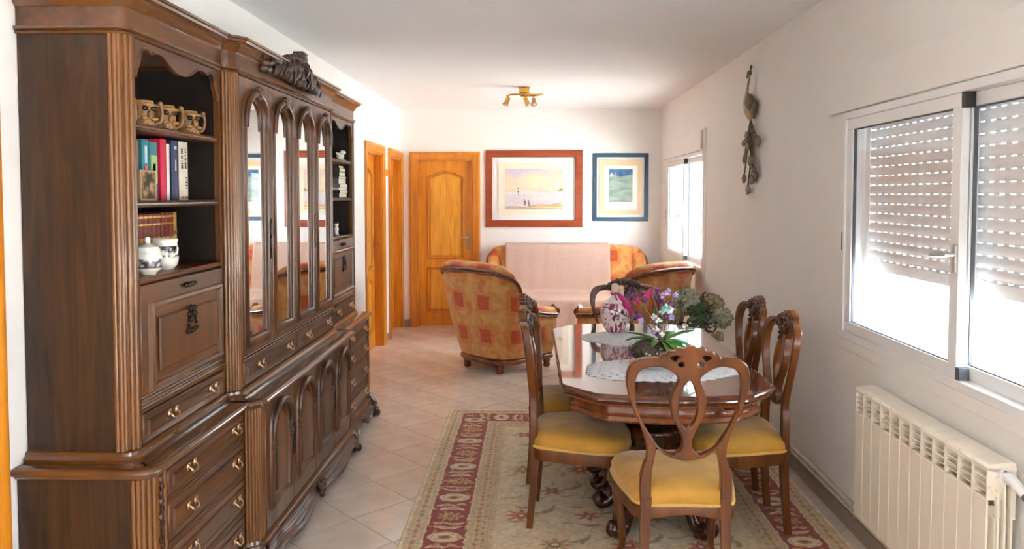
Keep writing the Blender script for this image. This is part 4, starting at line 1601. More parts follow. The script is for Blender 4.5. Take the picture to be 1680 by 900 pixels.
root = thing('picture_block', 'small sepia patterned block leaning square before the teal books', 'ornament', (-1.305, 2.498, ZS2))
m = MB().box(-1.32, -1.29, 2.445, 2.55, ZS2, ZS2 + 0.104, 0.002)
m.build('block', pmat('block_edge', S(124, 100, 72), 0.6), root, world=True)
sep = [S(84, 60, 38), S(118, 92, 62), S(160, 136, 102), S(48, 34, 24)]


def sepcol(u, v):
    n = nz_(u, v, 3.2, 5) + .5 * nz_(u, v, 8, 9)
    if min(u, v, 1 - u, 1 - v) < .06:
        return sep[2][:3]
    return mixc(mixc(sep[3], sep[1], n * 2.2 + .5), sep[2], (n - .25) * 3)


pattern_panel('sepia_picture', root, 28, 30, lambda u, v: (-1.2895, 2.4465 + u * .102, ZS2 + 0.002 + v * .1), sepcol)

# leather set
x = 2.585
lab_side = ['first', 'second', 'third', 'fourth', 'fifth', 'sixth', 'seventh', 'eighth', 'ninth', 'tenth']
goldp = pmat('gilt_leather_band', S(198, 156, 74), 0.4, 0.3)
for k in range(10):
    w = 0.0305 if k < 9 else 0.026
    gap = 0.006 if k == 6 else 0.0015
    y0 = x + gap
    col = S(110, 38, 24) if k < 9 else S(158, 120, 60)
    labl = 'gilt-banded red leather volume, %s from the stile in its row behind the porcelain' % lab_side[k] if k < 9 else 'ochre leather volume closing the row of red leather books'
    book('leather_book', labl, -1.39, y0, y0 + w, ZS3, 0.198 + 0.004 * (k > 5), 0.13, col,
         spine_marks=[(0.184, 0.191, goldp, .85), (0.158, 0.164, goldp, .85), (0.085, 0.112, goldp, .8), (0.02, 0.075, goldp, .6)] if k < 9 else [(0.12, 0.13, dkp, .8), (0.02, 0.11, goldp, .5)],
         group='red leather books on the lower shelf')
    x = y0 + w


def glaze_lathe(name, prof, c, colfn, seg=36, parent=None, sq=(1, 1), mat='porcelain', sub=4):
    P = spline(prof, sub)
    v, f, cc = [], [], []
    n = len(P)
    for i, (r, z) in enumerate(P):
        for k in range(seg):
            a = 2 * PI * k / seg
            v.append((c[0] + max(r, .0004) * math.cos(a) * sq[0], c[1] + max(r, .0004) * math.sin(a) * sq[1], c[2] + z))
            cc.append(tuple(colfn(a, z, r)[:3]) + (1,))
    for i in range(n - 1):
        for k in range(seg):
            l = (k + 1) % seg
            f.append((i * seg + k, i * seg + l, (i + 1) * seg + l, (i + 1) * seg + k))
    f.append(tuple(range(seg - 1, -1, -1)))
    f.append(tuple((n - 1) * seg + k for k in range(seg)))
    return color_mesh(name, mat, v, f, cc, parent, 50, world=parent is not None)


def band_print(z0, z1, s):
    wh, bl, gr = S(222, 220, 210), S(44, 44, 52), S(130, 132, 138)

    def fn(a, z, r):
        if z0 < z < z1:
            n = nz_(a * 1.5, z * 40, s, 3) + .4 * nz_(a * 3, z * 80, s * 2, 6)
            if z - z0 < .003 or z1 - z < .003:
                return bl
            return mixc(bl, mixc(gr, wh, n * 2 + .2), n * 2.6 + .55)
        return wh
    return fn


root = thing('sugar_pot', 'lidded white porcelain sugar pot with a dark printed band', 'pot', (-1.305, 2.512, ZS3))
glaze_lathe('pot_body', [(0.025, 0.0), (0.028, 0.006), (0.042, 0.020), (0.047, 0.045), (0.045, 0.066), (0.039, 0.078)], (-1.305, 2.512, ZS3), band_print(.024, .056, 1.6), 48, root)
m = MB().lathe([(0.040, 0.078), (0.040, 0.083), (0.036, 0.088), (0.036, 0.093), (0.026, 0.100), (0.010, 0.104), (0.007, 0.108), (0.010, 0.115), (0.008, 0.124), (0.003, 0.128)], (-1.305, 2.512, ZS3))
m.build('pot_lid', 'porc_white', root, world=True)
root = thing('beaker', 'open white porcelain beaker with a dark printed band beside the sugar pot', 'cup', (-1.335, 2.69, ZS3))
glaze_lathe('beaker_body', [(0.03, 0.0), (0.032, 0.004), (0.044, 0.02), (0.048, 0.05), (0.046, 0.08), (0.043, 0.09), (0.046, 0.108), (0.043, 0.108), (0.04, 0.09), (0.038, 0.05)], (-1.335, 2.69, ZS3), band_print(.048, .084, 1.9), 48, root)


# face mugs
def make_mug(label, y, x=-1.325):
    root = thing('face_mug', label, 'mug', (x, y, ZS1), math.radians(-30), 'carved face mugs on the top shelf')
    m = MB().lathe([(0.034, 0.0), (0.038, 0.004), (0.041, 0.03), (0.040, 0.07), (0.038, 0.088), (0.036, 0.096), (0.033, 0.096), (0.034, 0.07), (0.033, 0.01)], seg=24)
    for a in np.linspace(0, 2 * PI, 14)[:-1]:
        m.ell((0.0385 * math.cos(a), 0.0385 * math.sin(a), 0.010), (0.006, 0.008, 0.009), 6, 4)
    m.build('cup_body', 'mug', root)
    m = MB()
    m.ell((0.042, 0.0, 0.045), (0.014, 0.012, 0.016), 8, 6)
    m.ell((0.040, 0.02, 0.028), (0.010, 0.018, 0.008), 8, 5)
    m.ell((0.040, -0.02, 0.03), (0.010, 0.018, 0.008), 8, 5)
    m.ell((0.038, 0.0, 0.08), (0.01, 0.032, 0.008), 8, 5)
    m.build('face_relief', 'mug', root, angle=60)
    for s in (-1, 1):
        m = MB().ell((0.040, s * 0.018, 0.066), (0.008, 0.014, 0.009), 8, 5)
        m.build('eye', 'mug_dark', root, angle=60)
    m = MB().tube(spline([(0.0, 0.042, 0.078), (0.0, 0.060, 0.080), (0.0, 0.066, 0.055), (0.0, 0.060, 0.022), (0.0, 0.042, 0.012)], 4), 0.006, 7)
    m.ell((0.0, 0.060, 0.086), 0.010, 8, 6)
    m.xf(Matrix.Rotation(math.radians(-42), 4, 'Z'))
    m.build('handle', 'mug', root, angle=60)
    root.scale = (.9, .9, .93)
    return root


mug = make_mug('brown face mug, rightmost of four, by the dark empty part of the shelf', 2.872)
dup(mug, (-1.325, 2.69, ZS1), math.radians(-32), 'brown face mug, second from the right of the four', 'carved face mugs on the top shelf')
dup(mug, (-1.33, 2.548, ZS1), math.radians(-27), 'brown face mug, third from the right, beside the half hidden one', 'carved face mugs on the top shelf')
dup(mug, (-1.345, 2.462, ZS1), math.radians(95), 'brown face mug half hidden behind the bookcase stile', 'carved face mugs on the top shelf')

# far bookcase: flat pile of books, two porcelain figures
pile = [(0.026, .15, .17, S(58, 52, 50), 'charcoal book lying at the bottom of the flat pile'),
        (0.016, .16, .17, S(30, 30, 34), 'thin black book second from the bottom of the flat pile'),
        (0.014, .15, .18, S(206, 204, 200), 'thin pale book third from the bottom of the flat pile'),
        (0.022, .14, .165, S(120, 120, 122), 'mid grey book lying above the thin pale one in the pile'),
        (0.030, .14, .16, S(112, 96, 84), 'thick brown-grey book in the middle of the flat pile'),
        (0.012, .13, .16, S(70, 66, 62), 'thin dark book just above the thick brown-grey one'),
        (0.024, .14, .13, S(48, 44, 44), 'dark book with pale page edges near the top of the pile'),
        (0.022, .13, .125, S(60, 50, 46), 'dark brown book second from the top of the pile'),
        (0.012, .11, .10, S(66, 40, 32), 'small reddish brown book on top of the flat pile')]
z = ZS2
for th, dx, ln, col, lab in pile:
    jx, jy = rnd.uniform(-.006, .006), rnd.uniform(-.008, .008)
    y0 = 5.0 + jy
    x1 = -1.292 + jx
    root = thing('flat_book', lab, 'book', (x1 - dx / 2, y0 + ln / 2, z), 0, 'pile of books on the far bookcase')
    m = MB()
    c = pmat('book_cover_cloth', col, .6)
    ln2 = ln * 1.25
    th *= 1.2
    m.box(x1 - dx, x1, y0, y0 + ln2, z, z + .0018)
    m.box(x1 - dx, x1, y0, y0 + ln2, z + th - .0018, z + th)
    m.box(x1 - dx, x1, y0, y0 + .003, z, z + th)
    m.build('cover', c, root, world=True)
    m = MB().box(x1 - dx + .004, x1 - .002, y0 + .003, y0 + ln2 - .003, z + .0018, z + th - .0018)
    m.build('page_block', 'paper', root, world=True)
    z += th
root = thing('porcelain_birds', 'small white porcelain bird group on the top shelf of the far bookcase', 'figurine', (-1.30, 5.07, ZS1))
m = MB().box(-1.33, -1.28, 5.02, 5.13, ZS1, ZS1 + .008, .003)
m.build('plinth', 'porc_white', root, world=True)
for yy in (5.05, 5.102):
    m = MB().ell((-1.305, yy, ZS1 + .03), (.02, .026, .024), 10, 7)
    m.ell((-1.29, yy + .014, ZS1 + .056), (.013, .014, .014), 8, 6)
    m.tube([(-1.305, yy - .015, ZS1 + .035), (-1.315, yy - .045, ZS1 + .05)], [.012, .004], 6)
    m.build('bird', 'porc_white', root, world=True, angle=60)
root = thing('small_figurine', 'tiny black and white figurine on the far bookcase niche floor', 'figurine', (-1.30, 4.94, ZS3))
m = MB().lathe([(.018, 0), (.02, .006), (.013, .012), (.012, .03), (.016, .045), (.010, .058)], (-1.30, 4.94, ZS3), 14)
m.build('body', 'porc_white', root, world=True)
m = MB().ell((-1.30, 4.94, ZS3 + .07), (.014, .014, .016), 10, 7)
m.build('head', 'porc_white', root, world=True)
m = MB().ell((-1.298, 4.94, ZS3 + .083), (.014, .014, .008), 10, 5)
m.build('cap', 'black_plastic', root, world=True)


# ------------------------------------------------------------------ pictures on the back wall
def framed(root, x0, x1, z0, z1, w, d, mat):
    m = MB()
    m.sweep([(x1, z0), (x0, z0), (x0, z1), (x1, z1)], [(0.0, 0.0), (0.0, d), (-0.004, d + .003), (-w * .6, d * .8), (-w + .006, d * .75), (-w, d * .5), (-w, 0.0)],
            lambda a, b, h: (a, YB - 0.002 - h, b), closed=True)
    return m.build('picture_frame', mat, root, world=True, angle=30)


def offset_sign_fix():
    pass


def wash1(u, v):
    """pastel beach: sky, thin horizon, wet sand, two small figures, a green headland"""
    sky = mixc(S(232, 206, 176), S(200, 190, 208), (v - .55) * 2.2 + nz_(u, v, 4, 2) * .9)
    sky = mixc(sky, S(238, 220, 176), max(0, 1 - ((u - .48) ** 2 * 9 + (v - .72) ** 2 * 16)) * .9)
    sea = mixc(S(214, 202, 212), S(232, 220, 216), .5 + nz_(u * .5, v * 3, 5, 8))
    sand = mixc(S(214, 168, 96), S(236, 214, 170), .5 + nz_(u, v * 3, 6, 4) * 1.4)
    c = sky if v > .45 else sea
    edge = .06 + .10 * u ** 1.5 + .012 * math.sin(u * 14)
    if v < edge:
        c = sand if v > .012 + .05 * (1 - u) else mixc(sand, S(140, 120, 130), .6)
        if abs(v - edge) < .012:
            c = mixc(c, S(120, 84, 60), .7)
    if abs(v - .45) < .008 and (u < .18 or .46 < u < .76 or u > .84):
        c = mixc(c, S(140, 120, 100), .7)
    if u > .90 - 0.0 and .45 < v < .45 + (u - .90) * .95:
        c = S(146, 136, 40)[:3]
    for px, py, r in ((.225, .515, .011), (.225, .43, .014), (.232, .365, .010)):
        if (u - px) ** 2 + ((v - py) * .7) ** 2 < r * r:
            c = S(30, 24, 24)[:3]
    for px, pt, pb in ((.335, .245, .09), (.352, .22, .09), (.41, .23, .07), (.425, .17, .07)):
        if abs(u - px) < .010 and pb < v < pt:
            c = mixc(S(70, 56, 56), S(150, 130, 120), .5 + nz_(u, v, 60, 1) * 1.6)
    return c


def wash2(u, v):
    if v > .80 + .02 * math.sin(u * 9):
        c = mixc(S(52, 96, 146), S(78, 126, 170), .5 + nz_(u, v, 7, 3))
    else:
        c = mixc(S(120, 152, 142), S(164, 184, 170), .5 + nz_(u * .6, v * 2.4, 4, 6) * 1.3)
        c = mixc(c, S(190, 178, 160), max(0, .5 - abs(v - .2) * 3) * (0.5 + nz_(u, v, 4, 1)))
    if .03 < u < .2 and .79 < v < .79 + .10 * (1 - abs(u - .12) * 8):
        c = S(226, 226, 222)[:3]
    if .24 < u < .30 and .80 < v < .9 and nz_(u, v, 30, 2) > -.1:
        c = S(196, 200, 200)[:3]
    return c


pg = 'framed pictures over the sofa'
x0, x1, z0, z1 = -0.497, 0.499, 1.293, 2.047
root = thing('framed_picture', 'large red-brown framed pastel beach watercolour over the sofa', 'picture', ((x0 + x1) / 2, YB, z0))
framed(root, x0, x1, z0, z1, 0.085, 0.03, 'red_frame')
m = MB().box(x0 + .07, x1 - .07, YB - .012, YB - .006, z0 + .07, z1 - .07)
m.build('mount_card', 'mat_cream', root, world=True)
pattern_panel('beach_watercolour', root, 150, 104, lambda u, v: (-.344 + u * .689, YB - .0125, 1.425 + v * .483), wash1)
m = MB().box(x0 + .08, x1 - .08, YB - .0165, YB - .0150, z0 + .08, z1 - .08)
m.build('glass_pane', 'glass', root, world=True)
x0, x1, z0, z1 = 0.751, 1.323, 1.33, 2.047
root = thing('framed_picture', 'smaller blue framed sea picture with tan and white mount, nearer the window', 'picture', ((x0 + x1) / 2, YB, z0))
framed(root, x0, x1, z0, z1, 0.046, 0.028, 'blue_frame')
m = MB().box(x0 + .03, x1 - .03, YB - .010, YB - .004, z0 + .03, z1 - .03)
m.build('mount_card', 'mat_tan', root, world=True)
m = MB().box(.84, 1.235, YB - .0125, YB - .010, 1.42, 1.945)
m.build('inner_mount', 'mat_white', root, world=True)
pattern_panel('sea_print', root, 70, 92, lambda u, v: (.896 + u * .282, YB - .0130, 1.512 + v * .392), wash2)
m = MB().box(x0 + .04, x1 - .04, YB - .0165, YB - .0150, z0 + .04, z1 - .04)
m.build('glass_pane', 'glass', root, world=True)


# ------------------------------------------------------------------ ceiling lamp
lx, ly = -0.094, 7.24
root = thing('ceiling_spotlight', 'brass ceiling light with a bent ring and three spot heads', 'lamp', (lx, ly, ZC))
m = MB().lathe([(.045, -.055), (.05, -.05), (.05, -.012), (.056, -.006), (.056, 0.0)], (lx, ly, ZC), 24)
m.build('ceiling_rose', 'brass', root, world=True)
zr = ZC - .075
arm = spline([(lx - .165, ly - .03, zr - .012), (lx - .12, ly - .05, zr), (lx + .02, ly - .06, zr), (lx + .14, ly - .03, zr), (lx + .17, ly + .02, zr + .012), (lx + .10, ly + .06, zr + .004), (lx - .03, ly + .05, zr)], 6)
m = MB().tube(arm, .0085, 8)
m.cyl((lx, ly, ZC - .05), (lx, ly - .055, zr), .008)
m.cyl((lx - .02, ly, ZC - .05), (lx - .03, ly + .05, zr), .008)
m.build('curved_arm', 'brass', root, world=True, angle=60)
for px, py, dx, dy in ((lx - .15, ly - .045, -.45, -.2), (lx + .01, ly - .06, .45, -.15), (lx + .09, ly + .05, .05, -.9)):
    m = MB()
    d = Vector((dx, dy, -1)).normalized()
    a = Vector((px, py, zr - .035))
    m.cyl((px, py, zr), a, .006)
    N = [a + d * t for t in (-.012, -.006, .0, .03, .055, .07)]
    m.tube(N, [.010, .018, .021, .021, .024, .030], 14)
    m.build('spot_head', 'brass', root, world=True, angle=60)
    m = MB().ell(a + d * .068, (.02, .02, .02), 10, 6)
    m.build('bulb', 'porc_white', root, world=True)


# ------------------------------------------------------------------ rug
RX0, RX1, RY0, RY1 = -0.62, 1.45, 2.45, 5.56
RT = 0.006
cream, beige, olive, rred, rose, brown, gold_ = [np.array(S(*c)[:3]) for c in ((226, 206, 172), (208, 181, 142), (164, 144, 108), (146, 44, 32), (186, 116, 80), (126, 94, 62), (200, 158, 100))]
STEP = 0.0055
nx, ny = int((RX1 - RX0) / STEP), int((RY1 - RY0) / STEP)
gx, gy = np.meshgrid(np.linspace(RX0, RX1, nx + 1), np.linspace(RY0, RY1, ny + 1), indexing='ij')
rs = np.random.RandomState(5)


def vnoise(x, y, s, seed):
    r = np.random.RandomState(seed).rand(64, 64)
    u, v = x * s, y * s
    i, j = np.floor(u).astype(int), np.floor(v).astype(int)
    fu, fv = u - i, v - j
    fu, fv = fu * fu * (3 - 2 * fu), fv * fv * (3 - 2 * fv)
    g = lambda a, b: r[a % 64, b % 64]
    return (g(i, j) * (1 - fu) + g(i + 1, j) * fu) * (1 - fv) + (g(i, j + 1) * (1 - fu) + g(i + 1, j + 1) * fu) * fv


wx = gx + (vnoise(gx, gy, 40, 1) - .5) * .010
wy = gy + (vnoise(gx, gy, 40, 2) - .5) * .010
dxe = np.minimum(wx - RX0, RX1 - wx)
dye = np.minimum(wy - RY0, RY1 - wy)
de = np.minimum(dxe, dye)
along = np.where(dxe < dye, wy, wx)
rc = np.zeros(gx.shape + (3,))
rc[:] = beige * 1.06


def paint(mask, col, k=1.0):
    mk = (mask * k)[..., None]
    rc[:] = rc * (1 - mk) + col * mk


n1 = vnoise(gx, gy, 9, 3)
n2 = vnoise(gx, gy, 55, 4)
# field
field = (de > .43).astype(float)
paint(field, cream * .92)
paint(field * (n1 > .55), beige, .5)


def flower(cx, cy, r, petals, c1, c2, rot=0.0, sq=1.0):
    X, Y = (wx - cx) / sq, wy - cy
    rr = np.hypot(X, Y)
    a = np.arctan2(Y, X) + rot
    edge = r * (.74 + .26 * np.cos(a * petals))
    paint((rr < edge).astype(float), c1, .9)
    paint(((rr < edge * .72) & (rr > edge * .55)).astype(float), c2, .8)
    paint((rr < r * .34).astype(float), c2, .9)
    paint((rr < r * .17).astype(float), cream)


def leafm(cx, cy, L, W, ang, col, k=.8):
    X = (wx - cx) * math.cos(ang) + (wy - cy) * math.sin(ang)
    Y = -(wx - cx) * math.sin(ang) + (wy - cy) * math.cos(ang)
    Y = Y - .35 * X * X / L
    paint(((X / L) ** 2 + (Y / (W * (1 + .25 * np.sin(X * 260)))) ** 2 < 1).astype(float), col, k)


def in_field(x, y, m=.46):
    return RX0 + m < x < RX1 - m and RY0 + m < y < RY1 - m


pr = random.Random(21)
for i in range(10):
    for j in range(14):
        x = RX0 + .50 + i * .14 + (j % 2) * .07 + pr.uniform(-.03, .03)
        y = RY0 + .50 + j * .165 + pr.uniform(-.03, .03)
        if in_field(x, y, .49):
            leafm(x, y, pr.uniform(.025, .06), pr.uniform(.007, .014), pr.choice((0, .3, 2.6, 1.57, .9)), [olive, brown, rose, gold_][pr.randrange(4)], .75)
for i in range(4):
    for j in range(7):
        x = RX0 + .56 + i * .33 + (j % 2) * .16
        y = RY0 + .62 + j * .315
        if in_field(x, y, .52):
            t = (i + j) % 3
            flower(x, y, .075 if t else .06, 8 if t else 6, [rose, gold_ * .95, rose * 1.1][t], [rred * 1.1, brown, rred * 1.2][t], .3 * i, 1.15)
            leafm(x + .13, y + .05, .075, .014, .7, olive * .8, .85)
# guard stripes
for lo, hi, col in ((.0, .018, cream), (.018, .105, beige * .98), (.305, .43, beige * .92)):
    paint(((de >= lo) & (de < hi)).astype(float), col)
paint((((de > .03) & (de < .036)) | ((de > .088) & (de < .093)) | ((de > .325) & (de < .33)) | ((de > .40) & (de < .406))).astype(float), olive, .55)
for c0_, per, ln, wd in ((.062, .058, .016, .011), (.352, .05, .014, .010), (.383, .064, .012, .008)):
    ph = (along / per) % 1 - .5
    paint(((ph * per / ln) ** 2 + ((de - c0_) / wd) ** 2 < 1).astype(float), rose * .8, .8)
    ph = (along / per + .5) % 1 - .5
    paint(((ph * per / (ln * .8)) ** 2 + ((de - c0_) / (wd * .7)) ** 2 < 1).astype(float), olive, .6)
# red main border
band = ((de >= .108) & (de < .302)).astype(float)
paint(band, rred)
bc = .205
per = .46
for k, (off, kind) in enumerate(((0, 'oval'), (.115, 'leaf'), (.23, 'rose'), (.345, 'leaf'))):
    s = ((along - off) / per) % 1
    s = (s - .5) * per
    t = de - bc
    if kind == 'oval':
        q = (s / .052) ** 2 + (t / .078) ** 2
        paint(band * (q < 1), cream * .95)
        paint(band * ((q < .72) & (q > .58)), olive, .8)
        q2 = (s / .022) ** 2 + (t / .036) ** 2
        paint(band * (q2 < 1), rose, .9)
        paint(band * (q2 < .3), brown * .7)
    elif kind == 'rose':
        a = np.arctan2(s, t)
        r = np.hypot(s * 1.35, t)
        e = .07 * (.8 + .2 * np.cos(9 * a))
        paint(band * (r < e), gold_ * 1.1)
        paint(band * ((r < e * .7) & (r > e * .5)), rred * .9)
        paint(band * (r < e * .3), brown * .8)
    else:
        sg_ = 1 if off < .2 else -1
        for o1, o2, L, W in ((-.02, .0, .07, .014), (.022, .03 * sg_, .05, .011), (.03, -.045 * sg_, .03, .010)):
            ss = s - o1 - .35 * (t - o2) ** 2 / L * sg_
            q = ((t - o2) / L) ** 2 + (ss / (W * (1 + .2 * np.sin(t * 300)))) ** 2
            paint(band * (q < 1), cream * .9 if o2 == 0 else beige)
            paint(band * (q < .25), rose, .7)
sm = ((vnoise(gx, gy, 34, 9) > .80)).astype(float)
paint(band * sm, gold_, .6)
paint((((de > .104) & (de < .109)) | ((de > .300) & (de < .305))).astype(float), cream)
rc *= (.86 + .28 * n2)[..., None]
rc *= (.94 + .12 * n1)[..., None]
verts = np.stack([gx, gy, np.full_like(gx, RT)], -1).reshape(-1, 3)
verts[:, 2] += np.where((np.minimum(np.minimum(gx - RX0, RX1 - gx), np.minimum(gy - RY0, RY1 - gy)) < .001).ravel(), -RT, 0)
ii, jj = np.meshgrid(np.arange(nx), np.arange(ny), indexing='ij')
a = (ii * (ny + 1) + jj).ravel()
faces = np.stack([a, a + ny + 1, a + ny + 2, a + 1], -1)
me = bpy.data.meshes.new('patterned_rug')
me.vertices.add(len(verts))
cen = np.array([(RX0 + RX1) / 2, (RY0 + RY1) / 2, 0])
me.vertices.foreach_set('co', (verts - cen).astype(np.float32).ravel())
me.loops.add(faces.size)
me.loops.foreach_set('vertex_index', faces.astype(np.int32).ravel())
me.polygons.add(len(faces))
me.polygons.foreach_set('loop_start', np.arange(0, faces.size, 4, dtype=np.int32))
me.polygons.foreach_set('loop_total', np.full(len(faces), 4, dtype=np.int32))
me.update(calc_edges=True)
me.validate()
ca = me.color_attributes.new('Col', 'FLOAT_COLOR', 'POINT')
rgba = np.concatenate([np.clip(rc, 0, 1).reshape(-1, 3), np.ones((len(verts), 1))], 1).astype(np.float32)
ca.data.foreach_set('color', rgba.ravel())
me.materials.append(M['rug'])
rug = bpy.data.objects.new('patterned_rug', me)
COL.objects.link(rug)
rug.location = tuple(cen)
tag(rug, 'cream oriental rug with a dark red flowered border under the dining table', 'rug')


# ------------------------------------------------------------------ dining table
TX0, TX1, TY0, TY1, TZ = 0.118, 1.072, 3.17, 4.92, 0.757
TCX, TCY = (TX0 + TX1) / 2, (TY0 + TY1) / 2


def table_outline(ins=0.0, bow=0.035, n=10):
    """clipped and waisted corners, gently bowed ends; counter-clockwise"""
    hx, hy = (TX1 - TX0) / 2 - ins, (TY1 - TY0) / 2 - ins
    q = []
    # one quarter (right-near corner), then mirrored
    quarter = spline([(hx, -hy + .20), (hx - .004, -hy + .172), (hx - .022, -hy + .145), (hx - .060, -hy + .100), (hx - .092, -hy + .062), (hx - .118, -hy + .040), (hx - .142, -hy + .012), (hx - .17, -hy + .001)], 3)
    end = []
    for k in range(1, n):
        t = k / n
        x = -(hx - .17) + 2 * (hx - .17) * t
        end.append((x, -hy - bow * math.sin(PI * t)))
    out = list(end) + quarter[::-1]
    half = out
    far = [(-x, -y) for x, y in half]
    left_near = [(-x, y) for x, y in quarter]
    # order: near end left->right, right-near corner, right-far corner, far end, left-far corner, left-near corner
    rf = [(x, -y) for x, y in quarter]
    P = end + quarter[::-1] + rf + [(-x, -y) for x, y in end] + [(-x, -y) for x, y in quarter[::-1]] + left_near
    return [(TCX + x, TCY + y) for x, y in P]


root = thing('dining_table', 'polished wooden pedestal dining table with clipped corners in the middle of the rug', 'table', (TCX, TCY, RT))
fz = lambda a, b, h: (a, b, h)
ol = table_outline()
m = MB()
m.sweep(ol, [(-0.03, TZ - .036), (-.018, TZ - .036), (-.010, TZ - .030), (-.012, TZ - .024), (0.0, TZ - .018), (.002, TZ - .010), (-.004, TZ - .003), (-.012, TZ)], fz, closed=True, cap=False)
n_o = len(ol)
inner = MB()
tmp = MB().sweep(ol, [(-.012, TZ), (-0.03, TZ - .036)], fz, closed=True, cap=False).v
m.add([tmp[2 * k] for k in range(n_o)], [tuple(range(n_o))])
m.add([tmp[2 * k + 1] for k in range(n_o)], [tuple(range(n_o))])
m.build('table_top', 'table', root, world=True, angle=30)
m = MB()
a1 = table_outline(0.03)
m.sweep(a1, [(-.03, TZ - .060), (0.0, TZ - .060), (.012, TZ - .054), (.014, TZ - .046), (.004, TZ - .038), (-.03, TZ - .038)], fz, closed=True, cap=False)
m.build('belt_moulding', 'table_side', root, world=True)
a2 = table_outline(0.055)
m = MB()
m.sweep(a2, [(-.025, TZ - .135), (-.004, TZ - .135), (.008, TZ - .130), (.012, TZ - .122), (.008, TZ - .115), (0.004, TZ - .108), (.010, TZ - .10), (0.004, TZ - .094), (0.0, TZ - .085), (0.0, TZ - .061), (-.025, TZ - .061)], fz, closed=True, cap=False)
m.build('table_apron', 'table_side', root, world=True)
m = MB().box(TCX + .21, TCX + .245, TY0 - .012, TY0 + .03, TZ - .072, TZ - .062, .003)
m.build('leaf_catch', 'table_side', root, world=True)
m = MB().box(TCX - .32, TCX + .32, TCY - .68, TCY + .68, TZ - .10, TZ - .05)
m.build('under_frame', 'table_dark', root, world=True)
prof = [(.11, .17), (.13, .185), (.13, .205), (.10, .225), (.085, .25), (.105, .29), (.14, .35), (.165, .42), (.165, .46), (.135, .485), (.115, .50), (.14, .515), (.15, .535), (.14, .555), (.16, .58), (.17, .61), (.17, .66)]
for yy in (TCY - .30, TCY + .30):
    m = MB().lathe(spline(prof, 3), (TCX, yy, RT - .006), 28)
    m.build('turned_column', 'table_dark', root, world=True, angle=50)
# plinth with scalloped edge
pl = []
hw, hl = .20, .52
for k in range(48):
    a = 2 * PI * k / 48
    ca_, sa_ = math.cos(a), math.sin(a)
    e = 4
    r = 1.0 / ((abs(ca_) / hw) ** e + (abs(sa_) / hl) ** e) ** (1 / e)
    r *= 1 + .05 * math.cos(8 * a)
    pl.append((TCX + r * ca_, TCY + r * sa_))
m = MB()
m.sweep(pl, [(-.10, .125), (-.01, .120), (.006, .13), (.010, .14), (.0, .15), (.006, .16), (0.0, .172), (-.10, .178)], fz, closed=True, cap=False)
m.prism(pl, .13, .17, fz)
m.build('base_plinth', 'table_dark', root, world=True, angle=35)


def scroll_foot(x, y, dx, dy, s=1.0, zs=1.0):
    m = MB()
    p = lambda t, z: (x + dx * t * s, y + dy * t * s, z if t > .08 else .10 + (z - .10) * zs)
    for off in (-.02, 0, .02):
        ox, oy = -dy * off, dx * off
        pts = spline([p(-.10, .155), p(-.04, .165), p(.02, .15), p(.07, .10), p(.11, .05), p(.155, .034), p(.175, .05), p(.165, .068), p(.148, .062)], 5)
        n = len(pts)
        m.tube([(q[0] + ox, q[1] + oy, q[2]) for q in pts], [(.033 - .014 * i / (n - 1)) * s + .004 for i in range(n)], 8)
    m.ell(p(.145, .03), (.032, .032, .024), 10, 6)
    return m.build('scroll_foot', 'table_dark', root, world=True, angle=60)


for sx in (-1, 1):
    for sy in (-1, 1):
        scroll_foot(TCX + sx * .13, TCY + sy * .45, sx * .5, sy * .87)
    scroll_foot(TCX + sx * .13, TCY, sx, 0, .8)
    for sy in (-1, 1):
        scroll_foot(TCX + sx * .12, TCY + sy * .22, sx, sy * .15, .85, 2.6)
m = MB()
for sx in (-1, 1):
    for sy in (-1, 1):
        blobs(m, [((TCX + sx * .17, TCY + sy * (.2 + .02 * k), .12 + .012 * k), (.03, .02, .02)) for k in range(3)], rnd)
m.build('carved_scroll', 'table_dark', root, world=True, angle=60)


# lace doilies: ring-and-spoke crochet with open holes
def doily(name, label, cx, cy, rx, ry, z, shape, rings=20, seg=144):
    m = MB()
    R = lambda k, a: (k / rings) * (1 + shape(a) + (.02 * math.cos(a * 36) if k == rings else 0))
    V = []
    for k in range(rings + 1):
        for s in range(seg):
            a = 2 * PI * s / seg
            r = max(R(k, a), .002)
            lift = .0016 + .0010 * math.sin(k * 2.1 + a * 5)
            V.append((cx + rx * r * math.cos(a), cy + ry * r * math.sin(a), z + lift))
    F = []
    for k in range(rings):
        for s in range(seg):
            if k > 4 and k % 3 == 1 and (s + k) % 4 == 0:
                continue
            l = (s + 1) % seg
            F.append((k * seg + s, (k + 1) * seg + s, (k + 1) * seg + l, k * seg + l))
    m.add(V, F)
    o = m.build(name, 'lace', normals=False)
    sol = o.modifiers.new('thickness', 'SOLIDIFY')
    sol.thickness = 0.0012
    sol.offset = 0
    set_base(o, (cx, cy, z))
    tag(o, label, 'doily')
    return o


doily('lace_doily', 'large white crocheted doily on the near half of the table, under the glass bowl', .595, 3.615, .365, .235, TZ, lambda a: .05 * math.cos(3 * a + .6) + .03 * math.cos(5 * a))
doily('lace_doily', 'smaller white crocheted doily under the pink bottle, far half of the table', .52, 4.43, .235, .225, TZ, lambda a: .05 * math.cos(4 * a + .3) + .03 * math.cos(7 * a), 16, 108)


# ------------------------------------------------------------------ dining chairs
PXC, KX = 1129.0, 1 / 437.0


def cp(px, py):
    return ((px - PXC) * KX, 1.6 - (py - 319) * 0.00229)


def mirror_pts(P):
    return [(-x, z) for x, z in reversed(P)]


def px_list(L):
    return [cp(980 + a / 4.286, 550 + b / 4.286) for a, b in L]


